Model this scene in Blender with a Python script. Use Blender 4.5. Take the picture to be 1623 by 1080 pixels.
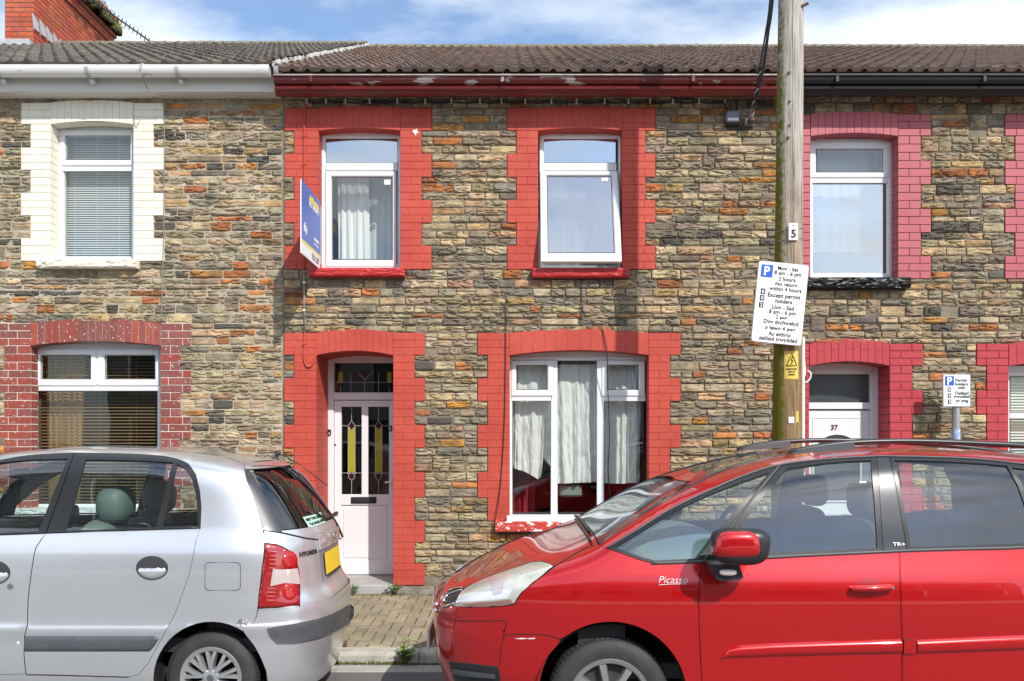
import bpy, bmesh, math, random
from mathutils import Vector, Matrix, noise
from mathutils.geometry import delaunay_2d_cdt
for o in list(bpy.data.objects): bpy.data.objects.remove(o)
SC = bpy.context.scene; COL = SC.collection
R = math.radians
rnd = random.Random(7)
# ------------------------------------------------------------ camera, sky, sun, exposure
FPX, HC, UC, VC = 1300.0, 1.71, 811.5, 691.0       # focal length in photo pixels, eye height, vanishing point
cam = bpy.data.cameras.new('Camera'); camo = bpy.data.objects.new('Camera', cam); COL.objects.link(camo)
camo.location = (0, 0, HC); camo.rotation_euler = (R(90), 0, 0)
cam.sensor_width = 36; cam.lens = 36*FPX/1623; cam.shift_x = 0.0; cam.shift_y = (VC-540)/1623
cam.clip_end = 2000; cam.clip_start = 0.05
SC.camera = camo
SC.view_settings.view_transform = 'Standard'; SC.view_settings.look = 'None'
SC.view_settings.exposure = 0.12; SC.view_settings.gamma = 1; SC.view_settings.use_curve_mapping = False
SUNV = Vector((.62, -1, 1.07)).normalized()
W = bpy.data.worlds.new('World'); SC.world = W; W.use_nodes = True
nt = W.node_tree; nt.nodes.clear()
def nd(nt, t, ins=None, **kw):
    n = nt.nodes.new(t)
    for k, v in kw.items(): setattr(n, k, v)
    for k, v in (ins or {}).items():
        if isinstance(v, tuple) and len(v) == 2 and hasattr(v[0], 'outputs'): nt.links.new(v[0].outputs[v[1]], n.inputs[k])
        else: n.inputs[k].default_value = v
    return n
def ramp(nt, fac, stops, interp='LINEAR'):
    n = nt.nodes.new('ShaderNodeValToRGB'); n.color_ramp.interpolation = interp
    nt.links.new(fac[0].outputs[fac[1]], n.inputs[0])
    e = n.color_ramp.elements
    while len(e) < len(stops): e.new(.5)
    for i, (p, c) in enumerate(stops):
        e[i].position = p; e[i].color = (c, c, c, 1) if not isinstance(c, tuple) else c+(1,)
    return n
def mixc(nt, fac, a, b, blend='MIX'):
    n = nt.nodes.new('ShaderNodeMix'); n.data_type = 'RGBA'; n.blend_type = blend
    for idx, v in ((0, fac), (6, a), (7, b)):
        if isinstance(v, tuple) and len(v) == 2 and hasattr(v[0], 'outputs'): nt.links.new(v[0].outputs[v[1]], n.inputs[idx])
        else: n.inputs[idx].default_value = (v+(1,) if isinstance(v, tuple) and len(v) == 3 else v)
    return n
sky = nd(nt, 'ShaderNodeTexSky', sky_type='NISHITA', sun_disc=False, sun_elevation=math.asin(SUNV.z), sun_rotation=math.atan2(SUNV.x, SUNV.y), air_density=1.0, dust_density=.6, ozone_density=1.6)
tc = nd(nt, 'ShaderNodeTexCoord')
mp = nd(nt, 'ShaderNodeMapping', {'Vector': (tc, 'Generated'), 'Scale': (1.0, 1.0, 2.6), 'Location': (7.1, 3.3, .2)})
nz = nd(nt, 'ShaderNodeTexNoise', {'Vector': (mp, 0), 'Scale': 2.1, 'Detail': 9.0, 'Roughness': .56, 'Distortion': .25})
cl = ramp(nt, (nz, 0), [(.40, .10), (.58, 1.0)])
nz2 = nd(nt, 'ShaderNodeTexNoise', {'Vector': (mp, 0), 'Scale': 5.0, 'Detail': 6.0})
cc = ramp(nt, (nz2, 0), [(.3, (9.6, 10.8, 12.4)), (.62, (12.0, 12.6, 13.2))])
hs = nd(nt, 'ShaderNodeHueSaturation', {'Color': (sky, 0), 'Saturation': 1.12, 'Value': 2.25})
mx = mixc(nt, (cl, 0), (hs, 0), (cc, 0))
bg = nd(nt, 'ShaderNodeBackground', {'Color': (mx, 2), 'Strength': 0.088})
nd(nt, 'ShaderNodeOutputWorld', {'Surface': (bg, 0)})
sl = bpy.data.lights.new('Sun', 'SUN'); sl.energy = 4.4; sl.angle = R(.55); sl.color = (1, .95, .87)
so = bpy.data.objects.new('Sun', sl); COL.objects.link(so); so.rotation_euler = SUNV.to_track_quat('Z', 'Y').to_euler(); so.location = (10, -14, 18)
# ------------------------------------------------------------ materials
def pmat(name, col, rough=.5, metal=0, coat=0, spec=.5, bump=None, var=None, attr=False, spots=None, flat=None, coatr=.04):
    """principled material; var=(scale,(r,g,b),amount) blends a second colour by noise; spots=(scale,threshold,colour)"""
    m = bpy.data.materials.new(name); m.use_nodes = True; t = m.node_tree; p = t.nodes['Principled BSDF']
    p.inputs['Roughness'].default_value = rough; p.inputs['Metallic'].default_value = metal
    p.inputs['Coat Weight'].default_value = coat; p.inputs['Coat IOR'].default_value = 1.62; p.inputs['Coat Roughness'].default_value = coatr
    p.inputs['Specular IOR Level'].default_value = spec
    c = tuple(col)
    src = None
    tcn = nd(t, 'ShaderNodeTexCoord')
    if attr:
        src = (nd(t, 'ShaderNodeAttribute', attribute_name='col'), 'Color')
    if var:
        n = nd(t, 'ShaderNodeTexNoise', {'Vector': (tcn, 'Object'), 'Scale': var[0], 'Detail': 7.0, 'Roughness': .62})
        f = ramp(t, (n, 0), [(.36, 0.0), (.68, var[2])])
        mxn = mixc(t, (f, 0), src if src else c, var[1]); src = (mxn, 2)
    if spots:
        mpn = nd(t, 'ShaderNodeMapping', {'Vector': (tcn, 'Object'), 'Scale': spots[3] if len(spots) > 3 else (1, 1, 1)})
        n = nd(t, 'ShaderNodeTexNoise', {'Vector': (mpn, 0), 'Scale': spots[0], 'Detail': 5.0, 'Roughness': .6})
        f = ramp(t, (n, 0), [(spots[1], 0.0), (spots[1]+.03, 1.0)])
        mxn = mixc(t, (f, 0), src if src else c, spots[2]); src = (mxn, 2)
    if src: t.links.new(src[0].outputs[src[1]], p.inputs['Base Color'])
    else: p.inputs['Base Color'].default_value = c+(1,)
    if bump:
        mpn = nd(t, 'ShaderNodeMapping', {'Vector': (tcn, 'Object'), 'Scale': bump[2] if len(bump) > 2 else (1, 1, 1)})
        n = nd(t, 'ShaderNodeTexNoise', {'Vector': (mpn, 0), 'Scale': bump[0], 'Detail': 8.0, 'Roughness': .65})
        b = nd(t, 'ShaderNodeBump', {'Height': (n, 0), 'Strength': bump[1], 'Distance': .01})
        t.links.new(b.outputs[0], p.inputs['Normal'])
    return m
def glassmat(name, tint=(.9, .93, .92), refl=.12, rough=0.0, add=1.0):
    m = bpy.data.materials.new(name); m.use_nodes = True; t = m.node_tree; t.nodes.clear()
    tr = nd(t, 'ShaderNodeBsdfTransparent', {'Color': tint+(1,)})
    tcn = nd(t, 'ShaderNodeTexCoord')
    n = nd(t, 'ShaderNodeTexNoise', {'Vector': (tcn, 'Object'), 'Scale': 2.2, 'Detail': 1.0})
    b = nd(t, 'ShaderNodeBump', {'Height': (n, 0), 'Strength': .05, 'Distance': .02})
    gl = nd(t, 'ShaderNodeBsdfGlossy', {'Color': (.96, .98, 1, 1), 'Roughness': rough, 'Normal': (b, 0)})
    ge = nd(t, 'ShaderNodeNewGeometry')
    dt = nd(t, 'ShaderNodeVectorMath', {0: (ge, 'Incoming'), 1: (ge, 'Normal')}, operation='DOT_PRODUCT')
    ab = nd(t, 'ShaderNodeMath', {0: (dt, 'Value')}, operation='ABSOLUTE')
    om = nd(t, 'ShaderNodeMath', {0: 1.0, 1: (ab, 0)}, operation='SUBTRACT', use_clamp=True)
    pw = nd(t, 'ShaderNodeMath', {0: (om, 0), 1: 4.5}, operation='POWER')
    ma = nd(t, 'ShaderNodeMath', {0: (pw, 0), 1: 1-refl, 2: refl}, operation='MULTIPLY_ADD', use_clamp=True)
    mx = nd(t, 'ShaderNodeMixShader', {0: (ma, 0), 1: (tr, 0), 2: (gl, 0)})
    nd(t, 'ShaderNodeOutputMaterial', {0: (mx, 0)})
    return m
M = {}
M['stone'] = pmat('rough_stone', (.3, .25, .18), .9, spec=.25, attr=True, var=(8, (.09, .078, .058), .72), bump=(75, .6), spots=(13, .665, (.40, .20, .06)))
M['mortar_pale'] = pmat('pale_mortar', (.50, .44, .34), .95, spec=.2, bump=(90, .5), var=(6, (.24, .21, .16), .8))
M['mortar_dark'] = pmat('grey_mortar', (.25, .215, .165), .95, spec=.2, bump=(90, .5), var=(5, (.10, .09, .07), .9))
M['red'] = pmat('red_masonry_paint', (.52, .082, .054), .6, spec=.3, bump=(22, .5), var=(2.6, (.42, .056, .040), .95), spots=(38, .715, (.33, .04, .032)))
M['red_joint'] = pmat('red_paint_in_joints', (.46, .07, .046), .6, spec=.3)
M['red_sill'] = pmat('dark_red_sill_paint', (.46, .028, .026), .4, spec=.5, bump=(30, .3), spots=(30, .70, (.62, .55, .5)))
M['red_flaky'] = pmat('flaking_red_sill_paint', (.50, .05, .035), .5, bump=(30, .3), spots=(17, .56, (.78, .76, .72), (1, 1, 1.6)))
M['cream'] = pmat('cream_masonry_paint', (.83, .79, .66), .6, spec=.3, bump=(40, .3), var=(5, (.70, .65, .52), .5))
M['cream_joint'] = pmat('cream_joints', (.5, .46, .36), .8)
M['brick_worn'] = pmat('worn_painted_brick', (.33, .085, .06), .8, spec=.2, attr=True, bump=(70, .4), var=(30, (.10, .045, .04), .7), spots=(30, .605, (.50, .42, .39)))
M['white_joint'] = pmat('white_mortar', (.68, .64, .57), .9, bump=(90, .3))
M['pink'] = pmat('dusky_pink_brick_paint', (.47, .125, .145), .55, spec=.35, bump=(30, .25), var=(4, (.38, .09, .11), .6))
M['pink_joint'] = pmat('dark_pink_joints', (.16, .045, .05), .8)
M['crimson'] = pmat('crimson_brick_paint', (.46, .05, .062), .5, spec=.35, bump=(30, .25), var=(4, (.36, .035, .045), .6))
M['crimson_joint'] = pmat('dark_crimson_joints', (.17, .022, .03), .8)
M['reveal_red'] = pmat('dark_red_reveal', (.30, .02, .028), .45)
M['upvc'] = pmat('white_upvc', (.74, .775, .80), .28, spec=.5, coat=.2, var=(3, (.72, .72, .70), .4))
M['upvc_dirty'] = pmat('weathered_white_upvc', (.74, .765, .78), .33, spec=.5, spots=(34, .70, (.42, .41, .38), (1, 1, .3)))
M['gasket'] = pmat('black_gasket', (.02, .02, .022), .6)
M['glass'] = glassmat('window_glass', (.93, .95, .94), .08)
M['glass_sky'] = glassmat('reflective_window_glass', (.86, .89, .89), .42)
M['glass_dark'] = glassmat('dim_window_glass', (.92, .92, .88), .04)
M['frosted'] = pmat('textured_obscure_glass', (.045, .055, .055), .12, spec=.6, bump=(26, .6, (1, 1, 2.2)))
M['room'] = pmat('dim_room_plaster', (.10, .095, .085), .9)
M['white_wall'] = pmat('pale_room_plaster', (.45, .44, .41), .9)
M['curtain'] = pmat('white_cotton_curtain', (.82, .82, .81), .9, spec=.1, bump=(30, .35))
M['net'] = pmat('net_curtain', (.60, .61, .60), .9, spec=.1, var=(6, (.48, .49, .49), .5))
M['red_curtain'] = pmat('crimson_curtain', (.30, .035, .05), .9, spec=.1)
M['tan_curtain'] = pmat('tan_curtain', (.58, .40, .18), .9, spec=.1)
M['blind'] = pmat('brown_slat_blind', (.23, .15, .075), .5)
M['blind_white'] = pmat('white_slat_blind', (.62, .63, .62), .5)
M['tile_grey'] = pmat('weathered_grey_roof_tile', (.15, .13, .115), .9, spec=.2, attr=True, bump=(60, .5), var=(9, (.05, .046, .04), .85), spots=(22, .66, (.33, .31, .26)))
M['tile_brown'] = pmat('brown_concrete_roof_tile', (.17, .12, .10), .9, spec=.2, attr=True, bump=(60, .5), var=(10, (.075, .052, .042), .75), spots=(24, .67, (.36, .28, .22)))
M['ridge'] = pmat('lichened_ridge_tile', (.23, .20, .15), .95, bump=(40, .8), var=(14, (.09, .085, .05), .9), spots=(20, .66, (.40, .36, .22)))
M['gutter_white'] = pmat('white_plastic_gutter', (.74, .74, .72), .35, spots=(9, .64, (.42, .41, .37), (1, 1, 5)))
M['fascia_white'] = pmat('off_white_fascia', (.66, .64, .60), .45, spots=(14, .68, (.48, .46, .42), (.4, 1, 3)))
M['gutter_red'] = pmat('flaking_dark_red_gutter', (.105, .012, .012), .45, bump=(20, .3), spots=(5.2, .585, (.34, .29, .26), (.8, 1, 3.0)))
M['fascia_red'] = pmat('dark_red_gloss_fascia', (.17, .013, .012), .32, spec=.5, bump=(20, .2), var=(4, (.09, .008, .008), .8))
M['gutter_black'] = pmat('black_gloss_gutter', (.012, .012, .013), .42, spec=.4, bump=(20, .2))
M['lead'] = pmat('lead_flashing', (.52, .54, .56), .55, metal=.2, var=(8, (.36, .37, .38), .8))
M['gut_edge'] = pmat('pale_gutter_lip', (.48, .45, .42), .6, var=(8, (.22, .18, .16), .9))
M['brick_red'] = pmat('red_chimney_brick', (.50, .115, .062), .85, spec=.2, attr=True, bump=(70, .4), var=(8, (.30, .06, .04), .6))
M['brick_mortar'] = pmat('dark_brick_mortar', (.20, .12, .09), .95)
M['concrete'] = pmat('kerb_concrete', (.50, .485, .43), .92, spec=.2, bump=(120, .5), var=(6, (.30, .29, .25), .7), spots=(18, .66, (.17, .18, .10)))
M['step'] = pmat('grey_stone_step', (.40, .40, .385), .85, bump=(100, .3), var=(5, (.27, .27, .25), .7))
M['paver'] = pmat('buff_block_paving', (.36, .31, .22), .95, spec=.15, attr=True, bump=(150, .6), var=(5, (.20, .18, .115), .75), spots=(30, .68, (.20, .19, .13)))
M['moss'] = pmat('mossy_joint_sand', (.085, .085, .03), .97, var=(8, (.16, .13, .085), .8))
M['asphalt'] = pmat('worn_asphalt', (.115, .115, .115), .92, spec=.25, bump=(220, .9), var=(240, (.24, .24, .235), .9), spots=(4, .66, (.07, .07, .07)))
M['channel'] = pmat('concrete_channel', (.42, .41, .385), .92, bump=(130, .5), var=(5, (.28, .275, .25), .7))
M['dirt'] = pmat('dark_gap', (.025, .022, .018), .95)
M['leaf'] = pmat('weed_leaf', (.10, .20, .035), .55, attr=True)
M['mossgreen'] = pmat('dry_moss_clump', (.16, .17, .04), .9, attr=True)
M['cable'] = pmat('black_cable', (.018, .018, .02), .5)
M['cable_grey'] = pmat('grey_cable_sleeve', (.24, .24, .24), .5)
M['plastic_white'] = pmat('white_plastic', (.78, .79, .78), .4)
M['grey_box'] = pmat('grey_plastic_box', (.16, .18, .21), .45)
M['galv'] = pmat('galvanised_steel', (.45, .47, .49), .45, metal=.6, var=(14, (.33, .34, .36), .7))
M['sign_white'] = pmat('white_sign_face', (.86, .87, .89), .3)
M['sign_black'] = pmat('black_sign_lettering', (.012, .012, .014), .5)
M['sign_blue'] = pmat('blue_sign_panel', (.02, .115, .62), .35)
M['sign_yellow'] = pmat('yellow_warning_sign', (.68, .54, .10), .4, var=(10, (.60, .46, .10), .6))
M['board_blue'] = pmat('letting_board_blue', (.085, .15, .52), .35)
M['board_white'] = pmat('letting_board_white', (.84, .84, .85), .35)
M['board_yellow'] = pmat('letting_board_yellow', (.90, .72, .03), .35)
M['lead_came'] = pmat('lead_strip', (.42, .43, .43), .5)
M['yellow_glass'] = pmat('yellow_stained_glass', (.34, .33, .02), .1, spec=.6)
M['plum_glass'] = pmat('plum_stained_glass', (.045, .008, .014), .1, spec=.6)
M['chrome'] = pmat('chrome', (.78, .79, .80), .12, metal=1)
M['gold'] = pmat('brass', (.62, .48, .22), .3, metal=.9)
M['rust'] = pmat('rusty_iron', (.13, .06, .035), .8, bump=(40, .5))
def wood_mat():
    m = bpy.data.materials.new('weathered_pole_timber'); m.use_nodes = True; t = m.node_tree; p = t.nodes['Principled BSDF']
    tcn = nd(t, 'ShaderNodeTexCoord')
    mpn = nd(t, 'ShaderNodeMapping', {'Vector': (tcn, 'Object'), 'Scale': (1, 1, .045)})
    n = nd(t, 'ShaderNodeTexNoise', {'Vector': (mpn, 0), 'Scale': 62.0, 'Detail': 8.0, 'Roughness': .7})
    c = ramp(t, (n, 0), [(.28, (.075, .066, .055)), (.44, (.33, .30, .26)), (.62, (.54, .51, .46)), (.8, (.68, .66, .61))])
    # brown lower half, fading unevenly
    sx = nd(t, 'ShaderNodeSeparateXYZ', {0: (tcn, 'Object')})
    n3 = nd(t, 'ShaderNodeTexNoise', {'Vector': (mpn, 0), 'Scale': 9.0, 'Detail': 4.0})
    mz = nd(t, 'ShaderNodeMath', {0: (n3, 0), 1: 1.6}, operation='MULTIPLY')
    az = nd(t, 'ShaderNodeMath', {0: (sx, 2), 1: (mz, 0)}, operation='SUBTRACT')
    fz = ramp(t, (nd(t, 'ShaderNodeMapRange', {0: (az, 0), 1: 1.4, 2: 3.6}), 0), [(0.0, 1.0), (1.0, 0.0)])
    b1 = mixc(t, (fz, 0), (c, 0), (.62, .46, .27), 'MULTIPLY')
    # green algae on the weather side (the -x face), along an uneven edge
    n2 = nd(t, 'ShaderNodeTexNoise', {'Vector': (tcn, 'Object'), 'Scale': 26.0, 'Detail': 6.0})
    mm = nd(t, 'ShaderNodeMath', {0: (n2, 0), 1: .10}, operation='MULTIPLY')
    ax = nd(t, 'ShaderNodeMath', {0: (sx, 0), 1: (mm, 0)}, operation='ADD')
    f = ramp(t, (nd(t, 'ShaderNodeMapRange', {0: (ax, 0), 1: -.012, 2: .02}), 0), [(0.0, 1.0), (1.0, 0.0)])
    b2 = mixc(t, (f, 0), (b1, 2), (.135, .125, .012))
    t.links.new(b2.outputs[2], p.inputs['Base Color']); p.inputs['Roughness'].default_value = .9; p.inputs['Specular IOR Level'].default_value = .2
    bp = nd(t, 'ShaderNodeBump', {'Height': (n, 0), 'Strength': .7, 'Distance': .01}); t.links.new(bp.outputs[0], p.inputs['Normal'])
    return m
M['pole'] = wood_mat()
# ------------------------------------------------------------ mesh helpers
class MB:
    def __init__(s): s.v = []; s.f = []; s.m = []; s.c = []
    def add(s, vs, fs, mi=0, col=None):
        b = len(s.v); s.v += [tuple(p) for p in vs]; s.c += [col or (1, 1, 1, 1)]*len(vs)
        for f in fs: s.f.append(tuple(b+i for i in f)); s.m.append(mi)
    def box(s, x0, x1, y0, y1, z0, z1, c=0.0, mi=0, col=None):
        if x1 < x0: x0, x1 = x1, x0
        if z1 < z0: z0, z1 = z1, z0
        if y1 < y0: y0, y1 = y1, y0
        if c <= 0:
            s.add([(x0, y0, z0), (x1, y0, z0), (x1, y1, z0), (x0, y1, z0), (x0, y0, z1), (x1, y0, z1), (x1, y1, z1), (x0, y1, z1)],
                  [(0, 3, 2, 1), (4, 5, 6, 7), (0, 1, 5, 4), (1, 2, 6, 5), (2, 3, 7, 6), (3, 0, 4, 7)], mi, col); return
        c = min(c, (x1-x0)*.45, (y1-y0)*.45, (z1-z0)*.45)
        vs = []; ix = {}
        for i, (x, sx) in enumerate(((x0, 1), (x1, -1))):
            for j, (y, sy) in enumerate(((y0, 1), (y1, -1))):
                for k, (z, sz) in enumerate(((z0, 1), (z1, -1))):
                    for a, p in enumerate(((x, y+sy*c, z+sz*c), (x+sx*c, y, z+sz*c), (x+sx*c, y+sy*c, z))):
                        ix[i, j, k, a] = len(vs); vs.append(p)
        q = lambda *t: [ix[e] for e in t]
        fs = [q((0, 0, 0, 0), (0, 0, 1, 0), (0, 1, 1, 0), (0, 1, 0, 0)), q((1, 0, 0, 0), (1, 1, 0, 0), (1, 1, 1, 0), (1, 0, 1, 0)),
              q((0, 0, 0, 1), (1, 0, 0, 1), (1, 0, 1, 1), (0, 0, 1, 1)), q((0, 1, 0, 1), (0, 1, 1, 1), (1, 1, 1, 1), (1, 1, 0, 1)),
              q((0, 0, 0, 2), (0, 1, 0, 2), (1, 1, 0, 2), (1, 0, 0, 2)), q((0, 0, 1, 2), (1, 0, 1, 2), (1, 1, 1, 2), (0, 1, 1, 2))]
        for j in (0, 1):
            for k in (0, 1): fs.append(q((0, j, k, 1), (0, j, k, 2), (1, j, k, 2), (1, j, k, 1)))
        for i in (0, 1):
            for k in (0, 1): fs.append(q((i, 0, k, 0), (i, 0, k, 2), (i, 1, k, 2), (i, 1, k, 0)))
            for j in (0, 1): fs.append(q((i, j, 0, 0), (i, j, 0, 1), (i, j, 1, 1), (i, j, 1, 0)))
            for j in (0, 1):
                for k in (0, 1): fs.append(q((i, j, k, 0), (i, j, k, 1), (i, j, k, 2)))
        s.add(vs, fs, mi, col)
    def grid(s, fn, nu, nv, mi=0, col=None, closeu=False):
        vs = [fn(i/nu, j/nv) for j in range(nv+1) for i in range(nu+1)]
        fs = [(j*(nu+1)+i, j*(nu+1)+i+1, (j+1)*(nu+1)+i+1, (j+1)*(nu+1)+i) for j in range(nv) for i in range(nu)]
        s.add(vs, fs, mi, col)
    def tube(s, pts, r, n=8, mi=0, cap=True, col=None):
        pts = [Vector(p) for p in pts]; vs = []; up = None
        rr = r if isinstance(r, (list, tuple)) else [r]*len(pts)
        for i, p in enumerate(pts):
            d = (pts[min(i+1, len(pts)-1)]-pts[max(i-1, 0)]).normalized()
            if up is None: up = d.orthogonal().normalized()
            up = (up-d*up.dot(d)).normalized(); w = d.cross(up)
            for k in range(n):
                a = 2*math.pi*k/n; vs.append(p+(up*math.cos(a)+w*math.sin(a))*rr[i])
        fs = [(i*n+k, i*n+(k+1) % n, (i+1)*n+(k+1) % n, (i+1)*n+k) for i in range(len(pts)-1) for k in range(n)]
        if cap: fs += [tuple(reversed(range(n))), tuple(range((len(pts)-1)*n, len(pts)*n))]
        s.add(vs, fs, mi, col)
    def prism(s, poly, y0, y1, mi=0, ax='y'):
        """closed (x,z) outline pushed from y0 (front) to y1; ax='x': outline is (y,z) pushed along x"""
        n = len(poly)
        mk = (lambda p, d: (p[0], d, p[1])) if ax == 'y' else (lambda p, d: (d, p[0], p[1]))
        vs = [mk(p, y0) for p in poly]+[mk(p, y1) for p in poly]
        s.add(vs, [tuple(range(n)), tuple(reversed(range(n, 2*n)))]+[(i, n+i, n+(i+1) % n, (i+1) % n) for i in range(n)], mi)
    def lathe(s, prof, c, n=40, axis='y', mi=0, col=None):
        vs = []
        for (r, h) in prof:
            for k in range(n):
                a = 2*math.pi*k/n
                vs.append((c[0]+r*math.cos(a), c[1]+h, c[2]+r*math.sin(a)) if axis == 'y' else (c[0]+r*math.cos(a), c[1]+r*math.sin(a), c[2]+h))
        fs = [(i*n+k, i*n+(k+1) % n, (i+1)*n+(k+1) % n, (i+1)*n+k) for i in range(len(prof)-1) for k in range(n)]
        s.add(vs, fs, mi, col)
    def ring(s, x0, x1, z0, z1, w, yf, yb, mi=0, bead=.014):
        prof = [(0, yb), (0, yf+.005), (.005, yf), (w-bead-.004, yf), (w-bead, yf+.004), (w, yf+.022), (w, yb)]
        vs = []
        for (d, y) in prof: vs += [(x0+d, y, z0+d), (x1-d, y, z0+d), (x1-d, y, z1-d), (x0+d, y, z1-d)]
        fs = [(i*4+k, i*4+(k+1) % 4, (i+1)*4+(k+1) % 4, (i+1)*4+k) for i in range(len(prof)-1) for k in range(4)]
        s.add(vs, fs, mi)
    def build(s, name, mats, parent=None, smooth=False, normals=None, fix=True):
        me = bpy.data.meshes.new(name); me.from_pydata(s.v, [], s.f)
        for m in (mats if isinstance(mats, (list, tuple)) else [mats]): me.materials.append(M[m] if isinstance(m, str) else m)
        me.polygons.foreach_set('material_index', s.m)
        ca = me.color_attributes.new('col', 'FLOAT_COLOR', 'POINT')
        ca.data.foreach_set('color', [x for c in s.c for x in c])
        if fix and normals is None:
            bm = bmesh.new(); bm.from_mesh(me); bmesh.ops.recalc_face_normals(bm, faces=bm.faces); bm.to_mesh(me); bm.free()
        if smooth: me.polygons.foreach_set('use_smooth', [True]*len(me.polygons))
        if smooth == 'auto': me.set_sharp_from_angle(angle=R(38))
        if normals: me.normals_split_custom_set_from_vertices(normals)
        me.update()
        return link(bpy.data.objects.new(name, me), parent)
def link(o, parent=None):
    COL.objects.link(o)
    if parent:
        o.parent = parent
        if parent.type == 'EMPTY': o.matrix_parent_inverse = Matrix.Translation(-parent.location)
    return o
def tag(o, label=None, cat=None, group=None, kind=None):
    for k, v in (('label', label), ('category', cat), ('group', group), ('kind', kind)):
        if v: o[k] = v
    return o
def thing(name, label, cat, loc, group=None):
    o = bpy.data.objects.new(name, None); o.location = loc; o.empty_display_size = .2; COL.objects.link(o)
    return tag(o, label, cat, group)
def PX(u, Y): return (u-UC)*Y/FPX
def PZ(v, Y): return HC-(v-VC)*Y/FPX
def P3(u, v, Y): return Vector((PX(u, Y), Y, PZ(v, Y)))
DW = 8.333
def wx(u): return PX(u, DW)
def wz(v): return PZ(v, DW)
def spline(pts, n=8):
    pts = [Vector(p) for p in pts]; out = []
    for i in range(len(pts)-1):
        p0, p1, p2, p3 = pts[max(i-1, 0)], pts[i], pts[i+1], pts[min(i+2, len(pts)-1)]
        for k in range(n):
            t = k/n; out.append(.5*((2*p1)+(p2-p0)*t+(2*p0-5*p1+4*p2-p3)*t*t+(3*p1-p0-3*p2+p3)*t**3))
    return out+[pts[-1]]
def text(body, width, center, mat, parent, name='lettering', rot=None, height=None, bold=0.0, depth=.0012, shear=0):
    """lettering as mesh: centre at `center`, facing -y (rot turns it), scaled to `width` metres"""
    cu = bpy.data.curves.new('t', 'FONT'); cu.body = body; cu.size = 1; cu.extrude = .01; cu.offset = bold; cu.resolution_u = 4; cu.shear = shear
    ob = bpy.data.objects.new('t', cu); COL.objects.link(ob)
    bpy.context.view_layer.update()
    me = bpy.data.meshes.new_from_object(ob.evaluated_get(bpy.context.evaluated_depsgraph_get()))
    bpy.data.objects.remove(ob); bpy.data.curves.remove(cu)
    xs = [v.co.x for v in me.vertices]; ys = [v.co.y for v in me.vertices]
    cx, cy = (min(xs)+max(xs))/2, (min(ys)+max(ys))/2
    s = width/(max(xs)-min(xs)); sy = height/(max(ys)-min(ys)) if height else s
    Rm = (rot or Matrix.Identity(3)) @ Matrix(((1, 0, 0), (0, 0, -1), (0, 1, 0)))
    for v in me.vertices:
        v.co = Vector(center)+Rm @ Vector(((v.co.x-cx)*s, (v.co.y-cy)*sy, v.co.z/.01*depth))
    me.materials.clear(); me.materials.append(M[mat] if isinstance(mat, str) else mat)
    me.name = name
    return link(bpy.data.objects.new(name, me), parent)
# ------------------------------------------------------------ the street
KY, KT, PB = 6.13, .09, 6.29        # kerb face, kerb top, back of kerb
m = MB(); m.grid(lambda a, b: (-150+300*a, -150+(300)*b, -.004), 2, 2); tag(m.build('ground', 'asphalt'), kind='structure')
m = MB(); m.box(-60, 60, -1.2, 5.93, -.3, 0); tag(m.build('road', 'asphalt'), kind='structure')
m = MB()
x = -14.1
while x < 14:
    m.box(x+.002, x+.912, 5.932, KY-.002, -.2, .004, .004); x += .915
tag(m.build('drainage_channel', 'channel'), kind='structure')
m = MB(); x = -14.42
def kerbstone(x0, x1):
    pr = [(KY, -.1), (KY+.004, KT-.028), (KY+.012, KT-.010), (KY+.028, KT), (PB, KT), (PB, -.1)]
    n = len(pr)
    vs = [(x0, y, z) for y, z in pr]+[(x1, y, z) for y, z in pr]
    m.add(vs, [tuple(range(n)), tuple(reversed(range(n, 2*n)))]+[(i, (i+1) % n, n+(i+1) % n, n+i) for i in range(n)])
while x < 14:
    kerbstone(x+.003, x+.911); x += .915
tag(m.build('kerb', 'concrete', smooth=False), kind='structure')
m = MB(); m.box(-14, 14, PB+.001, DW+.3, -.15, KT-.006); tag(m.build('pavement_bed', 'moss'), kind='structure')
m = MB(); UX, UY = .093, .1
nj = int((DW-PB)/UY)+1
for i in range(int(-9/UX), int(9/UX)):
    for j in range(-1, nj):
        k = (i+j) % 4
        if k not in (0, 2): continue
        x0, y0 = i*UX, PB+.004+j*UY
        x1, y1 = (x0+2*UX, y0+UY) if k == 0 else (x0+UX, y0+2*UY)
        y0 = max(y0, PB+.004); y1 = min(y1, DW+.01)
        if y1-y0 < .03: continue
        b = rnd.uniform(.72, 1.08); h = rnd.uniform(-.0025, .0025)
        c = rnd.choice([(.37, .31, .21), (.35, .30, .215), (.38, .32, .225), (.34, .285, .20), (.37, .30, .23)])
        m.box(x0+.0058, x1-.0058, y0+.0062, y1-.0062, KT-.02, KT+.004+h+.009*(y0-PB), .004, col=(c[0]*b, c[1]*b, c[2]*b, 1))
tag(m.build('pavement', 'paver'), kind='structure')
# opposite pavement
m = MB(); m.box(-14, 14, -1.35, -1.2, -.1, .09, .01); m.box(-14, 14, -3.6, -1.352, -.1, .086); tag(m.build('pavement_across', 'concrete'), kind='structure')

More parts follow.
